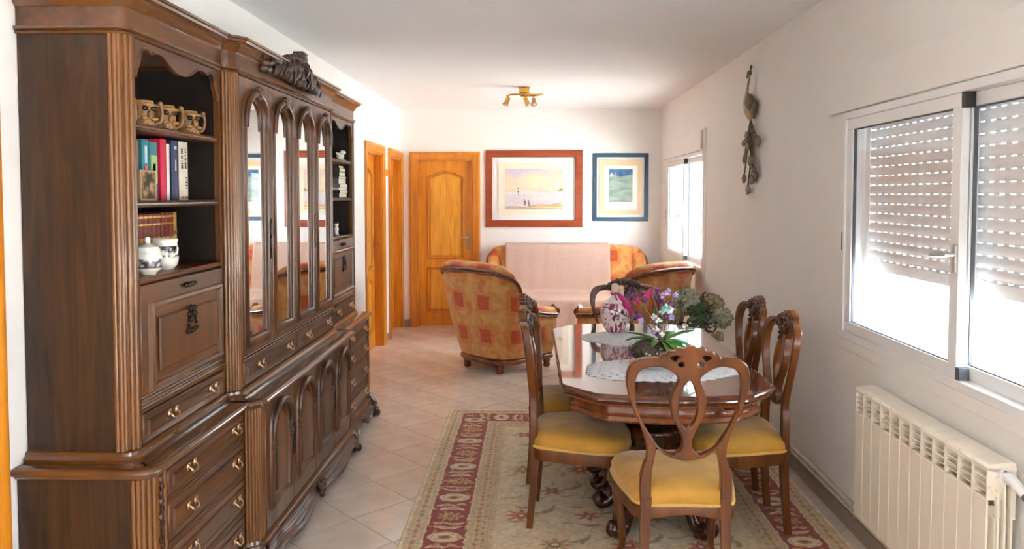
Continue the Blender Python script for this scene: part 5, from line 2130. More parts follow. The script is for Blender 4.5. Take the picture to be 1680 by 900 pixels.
def make_chair(label, loc, rz):
    g = 'yellow-seated dining chairs round the table'
    root = thing('dining_chair', label, 'chair', loc, rz, g)
    # outer outline of the back, left half, from the post foot up to the crest
    left = [(-.168, .42), (-.172, .48), (-.171, .54), (-.158, .59), (-.148, .63), (-.150, .68), (-.172, .75), (-.206, .83), (-.225, .90), (-.226, .945), (-.212, .985), (-.186, 1.005), (-.155, 1.013), (-.126, 1.016)]
    left = spline([(a, b if b < .6 else b - .014) for a, b in left], 4)
    crest = spline([(-.112, 1.020), (-.104, 1.034), (-.088, 1.038), (-.078, 1.050), (-.058, 1.050), (-.048, 1.062), (-.026, 1.058), (-.012, 1.068), (0.0, 1.070)], 3)
    crest = [(a, b - .02) for a, b in crest]
    half = left + crest[:-1]
    outer = half + [(0, 1.050)] + mirror_pts(half)
    TT = lambda L: [(a * 1.0275, 1.6 - (1.6 - b) * 1.0288) for a, b in L]
    outer = TT(outer)
    # inner boundary of the posts below the balloon: straight to the rail
    foot = spline([(.128, .42), (.130, .48), (.128, .56), (.118, .62), (.112, .655)], 3)
    rail_low = spline([(.112, .655), (.07, .622), (0, .606), (-.07, .622), (-.112, .655)], 4)
    foot, rail_low = TT(foot), TT(rail_low)
    outline = outer + foot[:-1] + rail_low + mirror_pts(foot)[1:]
    big = px_list([(405, 780), (340, 680), (280, 540), (262, 400), (270, 320), (295, 268), (350, 232), (430, 228), (490, 250), (545, 290), (562, 322), (545, 370), (520, 430), (512, 500), (530, 600), (575, 690), (603, 770), (600, 830), (572, 862), (545, 880), (490, 862), (440, 830)])
    big = spline(big, 3, True)
    loop = spline([cp(1129 + dx, y) for dx, y in ((0, 626), (-9, 639), (-15, 660), (-16, 681), (-11, 699), (0, 711), (11, 699), (16, 681), (15, 660), (9, 639))], 4, True)
    tear = spline([cp(1129 + dx, y) for dx, y in ((-34, 587), (-26, 583), (-18, 585), (-21, 589), (-24, 593), (-30, 591))], 3, True)
    eye = [cp(1129 - 15.5 + 4.6 * math.cos(a), 599 + 4.4 * math.sin(a)) for a in np.linspace(0, 2 * PI, 12)[:-1]]
    holes = [big, mirror_pts(big), loop, tear, mirror_pts(tear), eye, mirror_pts(eye)]
    v, f = plate([outline] + holes, 0.036, 0.004)

    def lean(a, b, c):
        t = max(b - .40, 0) / .63
        y = -.205 - .012 * t - .065 * t ** 2.2 + .03 * (abs(a) / .22) ** 2 * t   # curved backward, wings forward
        return (a, y + c, b)
    m = MB().add(v, f, lean)
    m.build('back_frame', 'chair', root, angle=35)
    # carving on the front face of the crest and at the neck of the splat
    m = MB()
    r2 = random.Random(4)
    sp = []
    for k in range(34):
        a = r2.uniform(-.10, .10)
        b = 1.020 - abs(a) * .35 - r2.uniform(0, .065 if abs(a) < .06 else .03)
        p = lean(a, b, .020)
        sp.append((p, (.012 + r2.uniform(0, .007), .012, .011 + r2.uniform(0, .008))))
    for s in (-1, 1):
        for k in range(4):
            p = lean(s * (.115 + .012 * k), .972 - .004 * k, .017)
            sp.append((p, (.012, .009, .009)))
    for k in range(6):
        p = lean(r2.uniform(-.03, .03), .895 + .012 * k, .019)
        sp.append((p, (.012, .009, .012)))
    blobs(m, sp, r2, 7, 5)
    m.build('carved_crest', 'chair_dark', root, angle=60)
    # seat: domed upholstery over a bowed rail
    def plan(s, ins=0.0):
        """rounded trapezoid, s in 0..1 counter-clockwise from rear left"""
        pts = [(-.165, -.205), (0, -.215), (.165, -.205), (.205, -.10), (.238, .06), (.240, .17), (.19, .222), (.09, .245), (0, .252), (-.09, .245), (-.19, .222), (-.240, .17), (-.238, .06), (-.205, -.10)]
        P = PLAN
        i = int(s * len(P)) % len(P)
        x, y = P[i]
        k = 1 - ins
        return (x * k, (y - .02) * k + .02)
    PLAN = spline([(-.165, -.205), (0, -.212), (.165, -.205), (.208, -.10), (.240, .06), (.243, .165), (.195, .222), (.09, .246), (0, .252), (-.09, .246), (-.195, .222), (-.243, .165), (-.240, .06), (-.208, -.10)], 4, True)
    n = len(PLAN)
    rings = [(z_[0], z_[1] - .034) for z_ in ((.0, .432), (-.012, .440), (-.016, .454), (-.008, .472), (.03, .488), (.10, .500), (.25, .510), (.5, .517), (.8, .519))]
    V = []
    for ins, z in rings:
        for x, y in PLAN:
            k = 1 - ins
            px, py = x * k, (y - .02) * k + .02
            wob = .0025 * math.sin(px * 90) * math.sin(py * 70 + px * 30) if ins > .02 else 0
            V.append((px, py, z + wob))
    V.append((0, .02, .485))
    F = []
    for i in range(len(rings) - 1):
        for k in range(n):
            l = (k + 1) % n
            F.append((i * n + k, i * n + l, (i + 1) * n + l, (i + 1) * n + k))
    L = (len(rings) - 1) * n
    F += [(L + k, L + (k + 1) % n, len(V) - 1) for k in range(n)]
    F.append(tuple(range(n - 1, -1, -1)))
    m = MB().add(V, F)
    m.build('seat', 'velvet', root, angle=70)
    m = MB().tube([(x * 1.012, (y - .02) * 1.012 + .02, .400) for x, y in PLAN], .0075, 6, closed=True)
    m.build('seat_braid', 'piping', root, angle=70)
    m = MB()
    W2_ = []
    m.sweep(PLAN[::-1], [(-.005, .351), (.025, .346), (.027, .396), (-.004, .396), (-.008, .376)], lambda a, b, h: (a, b, h + (.012 * math.cos(a * 14) if h < .36 else 0)), closed=True, cap=False)
    m.build('seat_frame', 'chair', root, angle=40)
    m = MB().prism([(x * .95, y * .95) for x, y in PLAN], .391, .399, fz)
    m.build('seat_base', 'chair_dark', root)
    for s in (-1, 1):
        # rear leg continues the post down to the floor, raked back
        pts = [(s * .152, -.205, .43), (s * .154, -.203, .34), (s * .157, -.208, .2), (s * .160, -.225, .0)]
        pts = spline(pts, 4)
        N = len(pts)
        V = []
        for i, p in enumerate(pts):
            w = .0215 - .008 * i / (N - 1)
            d = .020 - .005 * i / (N - 1)
            V += [(p[0] - w, p[1] - d, p[2]), (p[0] + w, p[1] - d, p[2]), (p[0] + w, p[1] + d, p[2]), (p[0] - w, p[1] + d, p[2])]
        F = [tuple(range(4)), tuple(range(4 * N - 4, 4 * N))]
        for i in range(N - 1):
            for k in range(4):
                l = (k + 1) % 4
                F.append((i * 4 + k, i * 4 + l, i * 4 + 4 + l, i * 4 + 4 + k))
        m = MB().add(V, F)
        m.build('rear_leg', 'chair', root, angle=30)
        pts = spline([(s * .205, .195, .391), (s * .216, .208, .345), (s * .214, .21, .275), (s * .198, .196, .16), (s * .194, .192, .07), (s * .205, .204, .022), (s * .206, .206, .0)], 4)
        N = len(pts)
        rad = [(.030 - .016 * min(i / (N * .72), 1) + (.008 if i > N * .86 else 0)) for i in range(N)]
        m = MB().tube(pts, rad, 8)
        m.build('front_leg', 'chair', root, angle=60)
    return root


G = 'yellow-seated dining chairs round the table'
c = make_chair('balloon-back dining chair turned away from the viewer at the near table end', (.585, 3.095, RT), 0.0)
dup(c, (.222, 3.70, RT), math.radians(-96), 'dining chair on the wall-unit side of the table, nearer of the pair', G)
dup(c, (.214, 4.26, RT), math.radians(-96), 'dining chair on the wall-unit side of the table, farther of the pair', G)
dup(c, (.972, 3.69, RT), PI / 2, 'dining chair between table and window wall, closer to the radiator', G)
dup(c, (.975, 4.22, RT), PI / 2, 'dining chair between table and window wall, farther from the radiator', G)
dup(c, (.612, 4.86, RT), PI, 'dining chair at the far table end behind the pink bottle, facing the viewer', G)


# ------------------------------------------------------------------ sofa and armchairs: a padded shell lofted round a U-shaped plan
def shell_rows(half, n=5):
    H = spline([tuple(c) for c in half], n)
    L = [(-a, b, -c, d, e) for a, b, c, d, e in reversed(H[1:])]
    return [(a, b, c, d, e) for a, b, c, d, e in L + list(H)]


def make_shell(root, half, zb, zs, t_top, t_seat, wood_rows=True):
    rows = shell_rows(half)
    n = len(rows)
    B = [Vector((r[0], r[1])) for r in rows]
    T = [Vector((r[2], r[3])) for r in rows]
    Hh = [r[4] for r in rows]
    arc = [0.0]
    for i in range(1, n):
        arc.append(arc[-1] + (T[i] - T[i - 1]).length)
    mid = arc[n // 2]

    def nrm(P, i):
        a, b = P[max(i - 1, 0)], P[min(i + 1, n - 1)]
        d = (b - a).normalized()
        return Vector((-d.y, d.x))

    secs, vs = [], []
    for i in range(n):
        nb, ntp = nrm(B, i), nrm(T, i)
        h = Hh[i]
        ring, vv = [], []
        for k in range(9):
            q = k / 8
            bulge = .022 * math.sin(q * PI)
            p = B[i].lerp(T[i], q ** .9) - ntp * bulge
            ring.append((p.x, p.y, zb + (h - .045 - zb) * q))
            vv.append(zb + (h - zb) * q)
        for k in range(1, 8):
            a = PI * k / 8
            p = T[i] + ntp * (t_top / 2 - t_top * .56 * math.cos(a) * 1.0)
            ring.append((p.x, p.y, h - .045 + .055 * math.sin(a)))
            vv.append(h + .03 * k)
        for k in range(6):
            q = k / 5
            p = (T[i] + ntp * t_top).lerp(B[i] + nb * t_seat, q)
            ring.append((p.x, p.y, (h - .045) + (zs - .03 - h + .045) * q))
            vv.append(h + .25 + (h - zs) * q)
        secs.append(ring)
        vs.append(vv)
    R = len(secs[0])
    m = MB()
    for i in range(n):
        m.v += secs[i]
    for i in range(n - 1):
        for k in range(R - 1):
            m.f.append((i * R + k, (i + 1) * R + k, (i + 1) * R + k + 1, i * R + k + 1))
            m.uv[len(m.f) - 1] = [(arc[i] - mid, vs[i][k]), (arc[i + 1] - mid, vs[i + 1][k]), (arc[i + 1] - mid, vs[i + 1][k + 1]), (arc[i] - mid, vs[i][k + 1])]
    # arm fronts
    for i in (0, n - 1):
        m.f.append(tuple(i * R + k for k in range(R)))
        m.uv[len(m.f) - 1] = [(secs[i][k][0], secs[i][k][2]) for k in range(R)]
    m.build('upholstered_shell', 'tapestry', root, angle=60)
    # carved wooden line along the outer shoulder
    tr = []
    for i in range(n):
        p = T[i] - nrm(T, i) * .012
        tr.append((p.x, p.y, Hh[i] - .052))
    w = MB().tube(tr, .016, 8)
    w.tube([(p[0], p[1], p[2] - .024) for p in tr], .009, 6)
    w.build('shoulder_rail', 'arm_wood', root, angle=60)
    bs = []
    for i in range(n):
        p = B[i] - nrm(B, i) * .006
        bs.append((p.x, p.y, zb + .0))
    w = MB().tube(bs, .02, 8, sq=(1.2, .9))
    w.tube([(p[0], p[1], p[2] + .03) for p in bs], .010, 6)
    w.build('base_rail', 'arm_wood', root, angle=60)
    # scrolled arm ends
    for i in (0, n - 1):
        p = T[i] + nrm(T, i) * (t_top / 2)
        s = -1 if i == 0 else 1
        m = MB()
        y0 = rows[i][3]
        h = Hh[i]
        m.tube(spline([(p.x, y0 + .005, h + .012), (p.x, y0 + .03, h - .01), (p.x - s * .01, y0 + .03, h - .06), (B[i].x - s * .04, y0 - .0, h - .14), (B[i].x - s * .05, y0 - .0, zs - .02), (B[i].x - s * .05, y0 + .01, zb)], 4), .028, 8)
        m.tube([(p.x - .055, y0 + .012, h - .03), (p.x + .055, y0 + .012, h - .03)], .034, 12)
        m.build('arm_scroll', 'arm_wood', root, angle=60)
    return rows


def cushion(root, name, x0, x1, y0, y1, z0, z1, mat, r=.05):
    m = MB()
    n = 12

    def fp(u, v):
        return (0, 0, 0)
    V = []
    N = 28
    for k in range(9):
        a = -PI / 2 + PI * k / 8
        ins = r * (1 - math.cos(a))
        z = (z0 + z1) / 2 + (z1 - z0) / 2 * math.sin(a)
        hx, hy = (x1 - x0) / 2 - ins, (y1 - y0) / 2 - ins
        for j in range(N):
            t = 2 * PI * j / N
            e = .28
            cx_, sx_ = math.cos(t), math.sin(t)
            V.append(((x0 + x1) / 2 + hx * math.copysign(abs(cx_) ** e, cx_), (y0 + y1) / 2 + hy * math.copysign(abs(sx_) ** e, sx_), z))
    o = len(m.v)
    m.v += V
    for k in range(8):
        for j in range(N):
            l = (j + 1) % N
            m.f.append((k * N + j, k * N + l, (k + 1) * N + l, (k + 1) * N + j))
            m.uv[len(m.f) - 1] = [V[k * N + j][:2], V[k * N + l][:2], V[(k + 1) * N + l][:2], V[(k + 1) * N + j][:2]]
    m.f.append(tuple(range(8 * N, 9 * N)))
    m.uv[len(m.f) - 1] = [V[q][:2] for q in range(8 * N, 9 * N)]
    m.f.append(tuple(range(N)))
    m.uv[len(m.f) - 1] = [V[q][:2] for q in range(N)]
    return m.build(name, mat, root, angle=60)


def bun_feet(root, spots):
    for x, y in spots:
        m = MB().lathe([(.026, 0.0), (.032, .008), (.034, .024), (.026, .036), (.034, .044), (.036, .075), (.03, .10)], (x, y, 0), 14)
        m.build('foot', 'arm_wood', root, angle=50)


def make_armchair(label, loc, rz, group):
    root = thing('armchair', label, 'armchair', loc, rz, group)
    half = [(0, -.38, 0, -.50, .995), (.16, -.37, .22, -.495, .99), (.27, -.32, .40, -.455, .965), (.315, -.23, .465, -.36, .905), (.325, -.17, .455, -.295, .79), (.33, -.11, .415, -.235, .685),
            (.335, -.03, .385, -.13, .62), (.34, .08, .395, .06, .575), (.345, .16, .405, .16, .56), (.345, .235, .408, .24, .55)]
    make_shell(root, half, .105, .40, .11, .13)
    cushion(root, 'seat_cushion', -.25, .25, -.25, .26, .30, .46, 'tapestry', .05)
    m = MB().box(-.30, .30, .16, .235, .10, .31, .01)
    m.build('front_panel', 'arm_wood', root)
    m = MB().box(-.26, .26, -.27, .18, .09, .31)
    m.build('seat_box', 'arm_wood', root)
    bun_feet(root, [(-.215, -.31), (.215, -.31), (-.31, .21), (.31, .21)])
    return root


A = make_armchair('gold and red tapestry armchair seen from behind, standing before the honey-oak door', (-.25, 7.07, 0), math.radians(-43.4), 'tapestry armchairs')
dup(A, (.86, 7.03, 0), math.radians(43.4), 'gold and red tapestry armchair seen from behind, under the far window', 'tapestry armchairs')

SX, SY = .385, 8.60
root = thing('sofa', 'gold and red tapestry sofa against the back wall, under the pictures', 'sofa', (SX, SY, 0), PI)
half = [(0, -.37, 0, -.43, 1.0), (.45, -.37, .45, -.43, 1.0), (.72, -.365, .76, -.425, .99), (.83, -.31, .89, -.37, .955), (.86, -.22, .925, -.27, .85),
        (.87, -.12, .915, -.16, .68), (.875, .02, .905, .02, .60), (.88, .2, .92, .22, .58), (.88, .32, .925, .34, .57)]
make_shell(root, half, .105, .40, .12, .22)
for k in range(3):
    cushion(root, 'seat_cushion', -.72 + .48 * k, -.24 + .48 * k, -.19, .36, .29, .445, 'tapestry', .04)
m = MB().box(-.80, .80, .26, .335, .10, .31, .01)
m.build('front_panel', 'arm_wood', root)
m = MB().box(-.78, .78, -.3, .27, .09, .31)
m.build('seat_box', 'arm_wood', root)
bun_feet(root, [(-.78, -.30), (.78, -.30), (-.78, .29), (.78, .29)])

# throw cloth over the middle of the sofa
prof = spline([(9.055, .80), (9.05, .94), (9.01, 1.012), (8.95, 1.026), (8.885, 1.0), (8.85, .90), (8.775, .55), (8.74, .478), (8.66, .462), (8.40, .462), (8.24, .456), (8.205, .42), (8.20, .30), (8.198, .10)], 5)
m = MB()
NX = 50
for i in range(NX + 1):
    u = i / NX
    x = -.335 + 1.225 * u
    for j, (y, z) in enumerate(prof):
        q = j / (len(prof) - 1)
        w = .004 * math.sin(u * 23 + 3 * q) * math.sin(q * 9 + u * 4)
        fold = .010 * math.sin(u * 31) * max(0, q - .78) / .22
        m.v.append((x, y - abs(w) - .002 - max(fold, -.002), z + abs(w)))
W_ = len(prof)
for i in range(NX):
    for j in range(W_ - 1):
        m.f.append((i * W_ + j, (i + 1) * W_ + j, (i + 1) * W_ + j + 1, i * W_ + j + 1))
o = m.build('throw_cloth', 'throw', angle=80, normals=False)
s_ = o.modifiers.new('thickness', 'SOLIDIFY')
s_.thickness = .004
s_.offset = 0
set_base(o, (.28, 8.6, .462))
tag(o, 'blush pink throw cloth draped over the sofa back and seat', 'throw')

# ------------------------------------------------------------------ radiator and heating pipes under the near window
RXF = 1.402
NSEC, RP = 12, .08
RY1_ = 3.302
root = thing('radiator', 'cream sectional radiator with a slotted top under the near window', 'radiator', (1.45, RY1_ - NSEC * RP / 2, .2))
zb, zg, zt = .205, .655, .768
first = None
for k in range(NSEC):
    yb_ = RY1_ - (k + 1) * RP
    if first is None:
        y0, y1 = yb_ + .0012, yb_ + RP - .0012
        m = MB()
        m.box(RXF, RXF + .006, y0, y1, zb, zg, .002)
        # grille: side cheeks and four tilted fins
        m.box(RXF, RXF + .05, y0, y0 + .006, zg, zt - .012, .001)
        m.box(RXF, RXF + .05, y1 - .006, y1, zg, zt - .012, .001)
        for j in range(5):
            z = zg + .001 + j * (zt - .027 - zg) / 4
            m.prism([(RXF + .001, z), (RXF + .001, z + .0035), (RXF + .016, z + .0015), (RXF + .016, z - .001)], y0 + .006, y1 - .006, lambda a, b, d: (a, d, b))
        # sloping top
        m.prism([(RXF, zt - .022), (RXF - .002, zt - .012), (RXF + .006, zt - .002), (RXF + .06, zt + .006), (RXF + .085, zt + .004), (RXF + .09, zt - .02), (RXF + .08, zt - .026)], y0, y1, lambda a, b, d: (a, d, b))
        # web and rear fins with rounded shoulders
        yc_ = (y0 + y1) / 2
        m.box(RXF + .006, RXF + .088, yc_ - .004, yc_ + .004, zb, zg - .03)
        m.box(RXF + .078, RXF + .088, y0, y1, zg - .06, zt - .024)
        m.box(RXF + .05, RXF + .088, yc_ - .004, yc_ + .004, zg - .03, zt - .02)
        for xx, hh in ((.026, -.06), (.048, -.06), (.07, -.03)):
            m.box(RXF + xx, RXF + xx + .004, y0 + .002, y1 - .002, zb + .01, zg + hh, .001)
        m.cyl((RXF + .045, y0, zb + .05), (RXF + .045, y1, zb + .05), .02, seg=10)
        m.cyl((RXF + .066, y0, zt - .05), (RXF + .066, y1, zt - .05), .016, seg=10)
        first = m.build('radiator_section', 'radiator', root, world=True)
        f0 = yb_
    else:
        copy_part(first, root, (0, yb_ - f0, 0))
ye = RY1_ - NSEC * RP
# curved end ribs that show on the open end
for xx, hh in ((.010, .0), (.030, .03), (.050, .055)):
    m = MB()
    pts = spline([(RXF + xx + .018, zb + .01), (RXF + xx + .018, zg - .02 + hh), (RXF + xx + .010, zg + .02 + hh), (RXF + xx - .006, zg + .045 + hh)], 4)
    m.sweep(pts, [(-.003, 0), (.003, 0), (.003, .012), (-.003, .012)], lambda a, b, d: (a, ye - d, b))
    m.build('end_rib', 'radiator', root, world=True)
m = MB()
for yy in (RY1_ - .16, ye + .16):
    m.box(RXF + .085, XR - .0005, yy - .012, yy + .012, zt - .09, zt - .06)
    m.box(RXF + .085, XR - .0005, yy - .012, yy + .012, zb + .04, zb + .06)
m.build('wall_bracket', 'radiator', root, world=True)
m = MB()
m.cyl((RXF + .05, ye + .002, zt - .035), (RXF + .05, ye - .012, zt - .035), .021, seg=14)
m.tube([(RXF + .05, ye - .01, zt - .035), (RXF + .05, ye - .03, zt - .030), (RXF + .055, ye - .055, zt - .045), (RXF + .06, ye - .09, zt - .065)], [.016, .017, .016, .014], 12)
m.build('valve_body', 'white_alu', root, world=True, angle=60)
m = MB().tube([(RXF + .06, ye - .088, zt - .064), (RXF + .066, ye - .125, zt - .082)], [.015, .013], 12)
m.build('valve_collar', 'grey_rubber', root, world=True, angle=60)
for zz, lab in ((.113, 'lower cream heating pipe running along the window wall above the skirting'), (.141, 'upper cream heating pipe running along the window wall above the skirting')):
    m = MB().cyl((XR - .0135, -1.2, zz), (XR - .0135, 6.5, zz), .0125, seg=10)
    for yy in np.arange(-1.0, 6.4, .9):
        m.box(XR - .024, XR, yy, yy + .012, zz - .013, zz + .013)
    o = m.build('heating_pipe', 'pipe', angle=60)
    set_base(o, (XR - .0135, 2.6, zz))
    tag(o, lab, 'pipe')


# ------------------------------------------------------------------ bronze peacock on the window wall
def pk(zx, zy, out=.03):
    """wall position from the proportions of the sculpture (its own drawing units)"""
    px, py = 1190 + zx / 3.75, 90 + zy / 3.75
    y = 1860.0 / (px - 876)
    return (XR - out, y, 1.6 + (319 - py) * y / 1240.0)


root = thing('peacock_sculpture', 'bronze peacock wall sculpture with long leaf-tipped tail, between the two windows', 'sculpture', (XR, 5.28, 1.6))
m = MB()
neck = spline([pk(158, 128, .05), pk(156, 160, .052), pk(148, 205, .05), pk(140, 245, .046), pk(138, 285, .042), pk(142, 330, .04), pk(146, 380, .034), pk(148, 412, .026)], 4)
n = len(neck)
R_ = [np.interp(i / (n - 1), [0, .12, .3, .45, .6, .75, .9, 1], [.017, .013, .014, .022, .05, .058, .035, .012]) for i in range(n)]
m.tube(neck, R_, 10, sq=(.55, 1))
m.build('body', 'bronze_lt', root, world=True, angle=60)
m = MB().ell(pk(157, 124, .05), (.016, .03, .02), 10, 6)
m.tube([pk(150, 138, .055), pk(146, 158, .055)], [.008, .002], 6)
for tx, ty in ((170, 76), (164, 80), (173, 88)):
    m.tube([pk(160, 116, .05), pk(tx, ty, .05)], [.003, .005], 5)
m.build('head', 'bronze', root, world=True, angle=60)
m = MB().ell(pk(152, 300, .045), (.026, .085, .06), 10, 7)
m.ell(pk(170, 340, .03), (.018, .05, .07), 10, 6)
m.build('wing', 'bronze', root, world=True, angle=60)
tips = [(120, 500, 22), (118, 548, 18), (138, 566, 26), (180, 535, 20), (207, 536, 34), (119, 645, 24), (145, 655, 26), (172, 652, 26), (120, 762, 26), (159, 770, 26), (176, 742, 26), (184, 705, 18), (139, 830, 26)]
for k, (tx, ty, L) in enumerate(tips):
    sx = 150 + (tx - 150) * .25
    o1 = .02 + .025 * ((k * 37) % 10) / 10
    m = MB()
    a, b, c_ = pk(148, 408, .028), pk(sx + 12 * math.sin(k * 2.3), (408 + ty) / 2, o1), pk(tx, ty - L * .8, o1)
    m.tube(spline([a, b, c_], 6), .0055, 6)
    st = m.build('tail_stem', 'bronze', root, world=True, angle=60)
    m = MB()
    p = Vector(pk(tx, ty, o1 + .004))
    h = L / 3.75 * p.y / 1240 * 1.05
    V = []
    for q in range(9):
        t = q / 8
        wv = .05 * math.sin(PI * t) ** .8 + .002
        for s in (-1, 0, 1):
            V.append((p.x - (.008 if s == 0 else 0), p.y + s * wv, p.z + h * (1 - 2 * t)))
    F = []
    for q in range(8):
        for s in range(2):
            F.append((q * 3 + s, q * 3 + s + 1, q * 3 + s + 4, q * 3 + s + 3))
    o_ = len(V)
    V += [(x + .006, y, z) for x, y, z in V]
    F += [tuple(i + o_ for i in reversed(f)) for f in list(F)]
    m.add(V, F)
    m.build('tail_leaf', 'bronze', st, world=True, angle=60)
m = MB().cyl(pk(150, 330, .04), (XR, pk(150, 330)[1], pk(150, 330)[2]), .006)
m.cyl(pk(150, 700, .03), (XR, pk(150, 700)[1], pk(150, 700)[2]), .004)
m.build('wall_fixing', 'bronze', root, world=True)


# ------------------------------------------------------------------ on the table
zt_ = TZ + .003
bx, by = .497, 4.62
root = thing('painted_bottle', 'pot-bellied white bottle painted with pink and purple blossom, magenta ribbon at its neck', 'bottle', (bx, by, zt_), .3)
wh, pk1, pk2, pur, brn = S(232, 214, 212), S(206, 92, 140), S(158, 40, 96), S(110, 44, 90), S(84, 60, 60)


def bottle_col(a, z, r):
    x = a * 1.4
    n = nz_(x, z * 9, 1.5, 4) + .5 * nz_(x, z * 9, 4.0, 8)
    c = wh[:3]
    if n > .14 and z < .18:
        c = mixc(pk1, pk2, (n - .14) * 3)
    if n < -.42:
        c = pur[:3]
    if nz_(x, z * 9, 6, 17) > .42 and z < .16:
        c = pur[:3]
    d = abs(z - (.15 - .03 * math.sin(a * 1.2 + .4) - .02 * a * .3))
    if d < .004:
        c = brn[:3]
    return c


v0 = glaze_lathe('bottle_body', [(.035, 0.0), (.05, .004), (.075, .04), (.092, .095), (.088, .14), (.066, .185), (.034, .212), (.021, .226), (.020, .242), (.024, .248)], (0, 0, 0), bottle_col, 110, None, (1, .72), 'glaze', 12)
v0.parent = root
WM[v0] = WM[root]
m = MB().lathe([(.019, .245), (.022, .25), (.023, .275), (.021, .292), (.012, .298)], (0, 0, 0), 18)
m.build('stopper', 'cork', root)
m = MB()
ring = [(.025 * math.cos(a), .021 * math.sin(a), .236 + .003 * math.sin(3 * a)) for a in np.linspace(0, 2 * PI, 20)[:-1]]
m.tube(ring, .006, 6, closed=True)
pts = spline([(.01, -.02, .236), (.026, -.035, .215), (.046, -.055, .175), (.072, -.052, .14), (.088, -.036, .11)], 6)
n = len(pts)
m.tube(pts, [.005 + .008 * math.sin(PI * (i + 1) / (n + 1)) for i in range(n)], 8, sq=(1.3, .35))
pts = spline([(.012, -.02, .236), (.03, -.03, .22), (.06, -.046, .185), (.085, -.04, .16)], 6)
n = len(pts)
m.tube(pts, [.004 + .005 * math.sin(PI * (i + 1) / (n + 1)) for i in range(n)], 8, sq=(1.3, .35))
m.build('neck_ribbon', 'magenta', root, angle=60)
root = thing('cream_bottle', 'slim cream flask standing half hidden behind the pink painted bottle', 'bottle', (.545, 4.735, TZ))
m = MB().lathe(spline([(.024, .0), (.03, .006), (.032, .08), (.028, .17), (.02, .21), (.022, .245), (.024, .25)], 3), (.545, 4.735, TZ), 20, sq=(1, .7))
m.build('flask_body', 'cork', root, world=True)
m = MB().box(.527, .563, 4.725, 4.745, TZ + .25, TZ + .275, .004)
m.build('flask_cap', 'cork', root, world=True)

# orchid in a squat glass bowl
gx_, gy_ = .575, 3.665
root = thing('orchid_bowl', 'squat glass bowl of bark with green leaves, dry stems and purple orchid flowers', 'plant', (gx_, gy_, zt_))
prof = spline([(.05, 0.0), (.085, .012), (.118, .045), (.124, .075), (.108, .110), (.082, .132), (.070, .140)], 4)
m = MB()
V, F = [], []
for r, z in prof:
    for k in range(40):
        a = 2 * PI * k / 40
        V.append((gx_ + r * math.cos(a), gy_ + r * math.sin(a), zt_ + z))
for i in range(len(prof) - 1):
    for k in range(40):
        l = (k + 1) % 40
        F.append((i * 40 + k, i * 40 + l, (i + 1) * 40 + l, (i + 1) * 40 + k))
F.append(tuple(range(39, -1, -1)))
m.add(V, F)
m.build('glass_bowl', 'bowl_glass', root, world=True, angle=60)
m = MB().ell((gx_, gy_, zt_ + .082), (.104, .104, .056), 24, 14, bump=.03)
r3 = random.Random(8)
for k in range(70):
    a, b = r3.uniform(0, 2 * PI), r3.uniform(.15, 1.25)
    p = (gx_ + .104 * math.sin(b) * math.cos(a), gy_ + .104 * math.sin(b) * math.sin(a), zt_ + .074 + .058 * math.cos(b))
    m.ell(p, (r3.uniform(.008, .016), r3.uniform(.006, .012), r3.uniform(.005, .010)), 6, 4, Matrix.Rotation(r3.uniform(0, 3), 3, 'Z'))
m.build('bark', 'soil', root, world=True, angle=60)
for k in range(34):
    a, b = r3.uniform(0, 2 * PI), r3.uniform(.1, 1.5)
    p = (gx_ + .105 * math.sin(b) * math.cos(a), gy_ + .105 * math.sin(b) * math.sin(a), zt_ + .075 + .059 * math.cos(b))
    m = MB().ell(p, (r3.uniform(.005, .012), r3.uniform(.003, .005), r3.uniform(.003, .005)), 6, 4, Matrix.Rotation(r3.uniform(0, 3), 3, 'Z'))
    m.build('bark_chip', 'hyd2' if k % 6 else 'cork', root, world=True, angle=60)


def blade(m, p, d, L, W, droop, up):
    """strap leaf starting at p in direction d"""
    d = Vector(d).normalized()
    sd = Vector((-d.y, d.x, 0)).normalized()
    V, F = [], []
    N = 9
    for i in range(N + 1):
        t = i / N
        c = Vector(p) + d * (L * t) + Vector((0, 0, up * t - droop * t * t))
        w = W * math.sin(PI * min(t * .86 + .12, 1)) ** .7 + .001
        V += [c - sd * w + Vector((0, 0, .25 * w)), c - Vector((0, 0, .003)), c + sd * w + Vector((0, 0, .25 * w))]
    for i in range(N):
        for s in (0, 1):
            F.append((i * 3 + s, i * 3 + s + 1, i * 3 + s + 4, i * 3 + s + 3))
    o = len(V)
    V += [(q[0], q[1], q[2] - .0015) for q in V]
    F += [tuple(i + o for i in reversed(f)) for f in list(F)]
    m.add(V, F)
    return m


zl = zt_ + .145
for dx, dy, L, W, dr, up, mt in ((-1, -.25, .16, .016, .05, .06, 'leaf'), (-1, .35, .14, .014, .02, .05, 'leaf'), (.95, .3, .16, .022, .03, .07, 'leaf'), (.9, -.35, .17, .022, .10, .04, 'leaf_teal'),
                             (.45, -.9, .15, .024, .12, .05, 'leaf'), (.15, -1, .12, .02, .09, .04, 'leaf'), (.6, .9, .13, .02, .04, .06, 'leaf'), (-.5, -.9, .11, .016, .06, .05, 'leaf'), (.85, -.75, .13, .02, .08, .03, 'leaf')):
    m = blade(MB(), (gx_ + .045 + dx * .02, gy_ + dy * .02, zl - .012), (dx, dy, 0), L, W, dr, up)
    m.build('leaf', mt, root, world=True, angle=60)


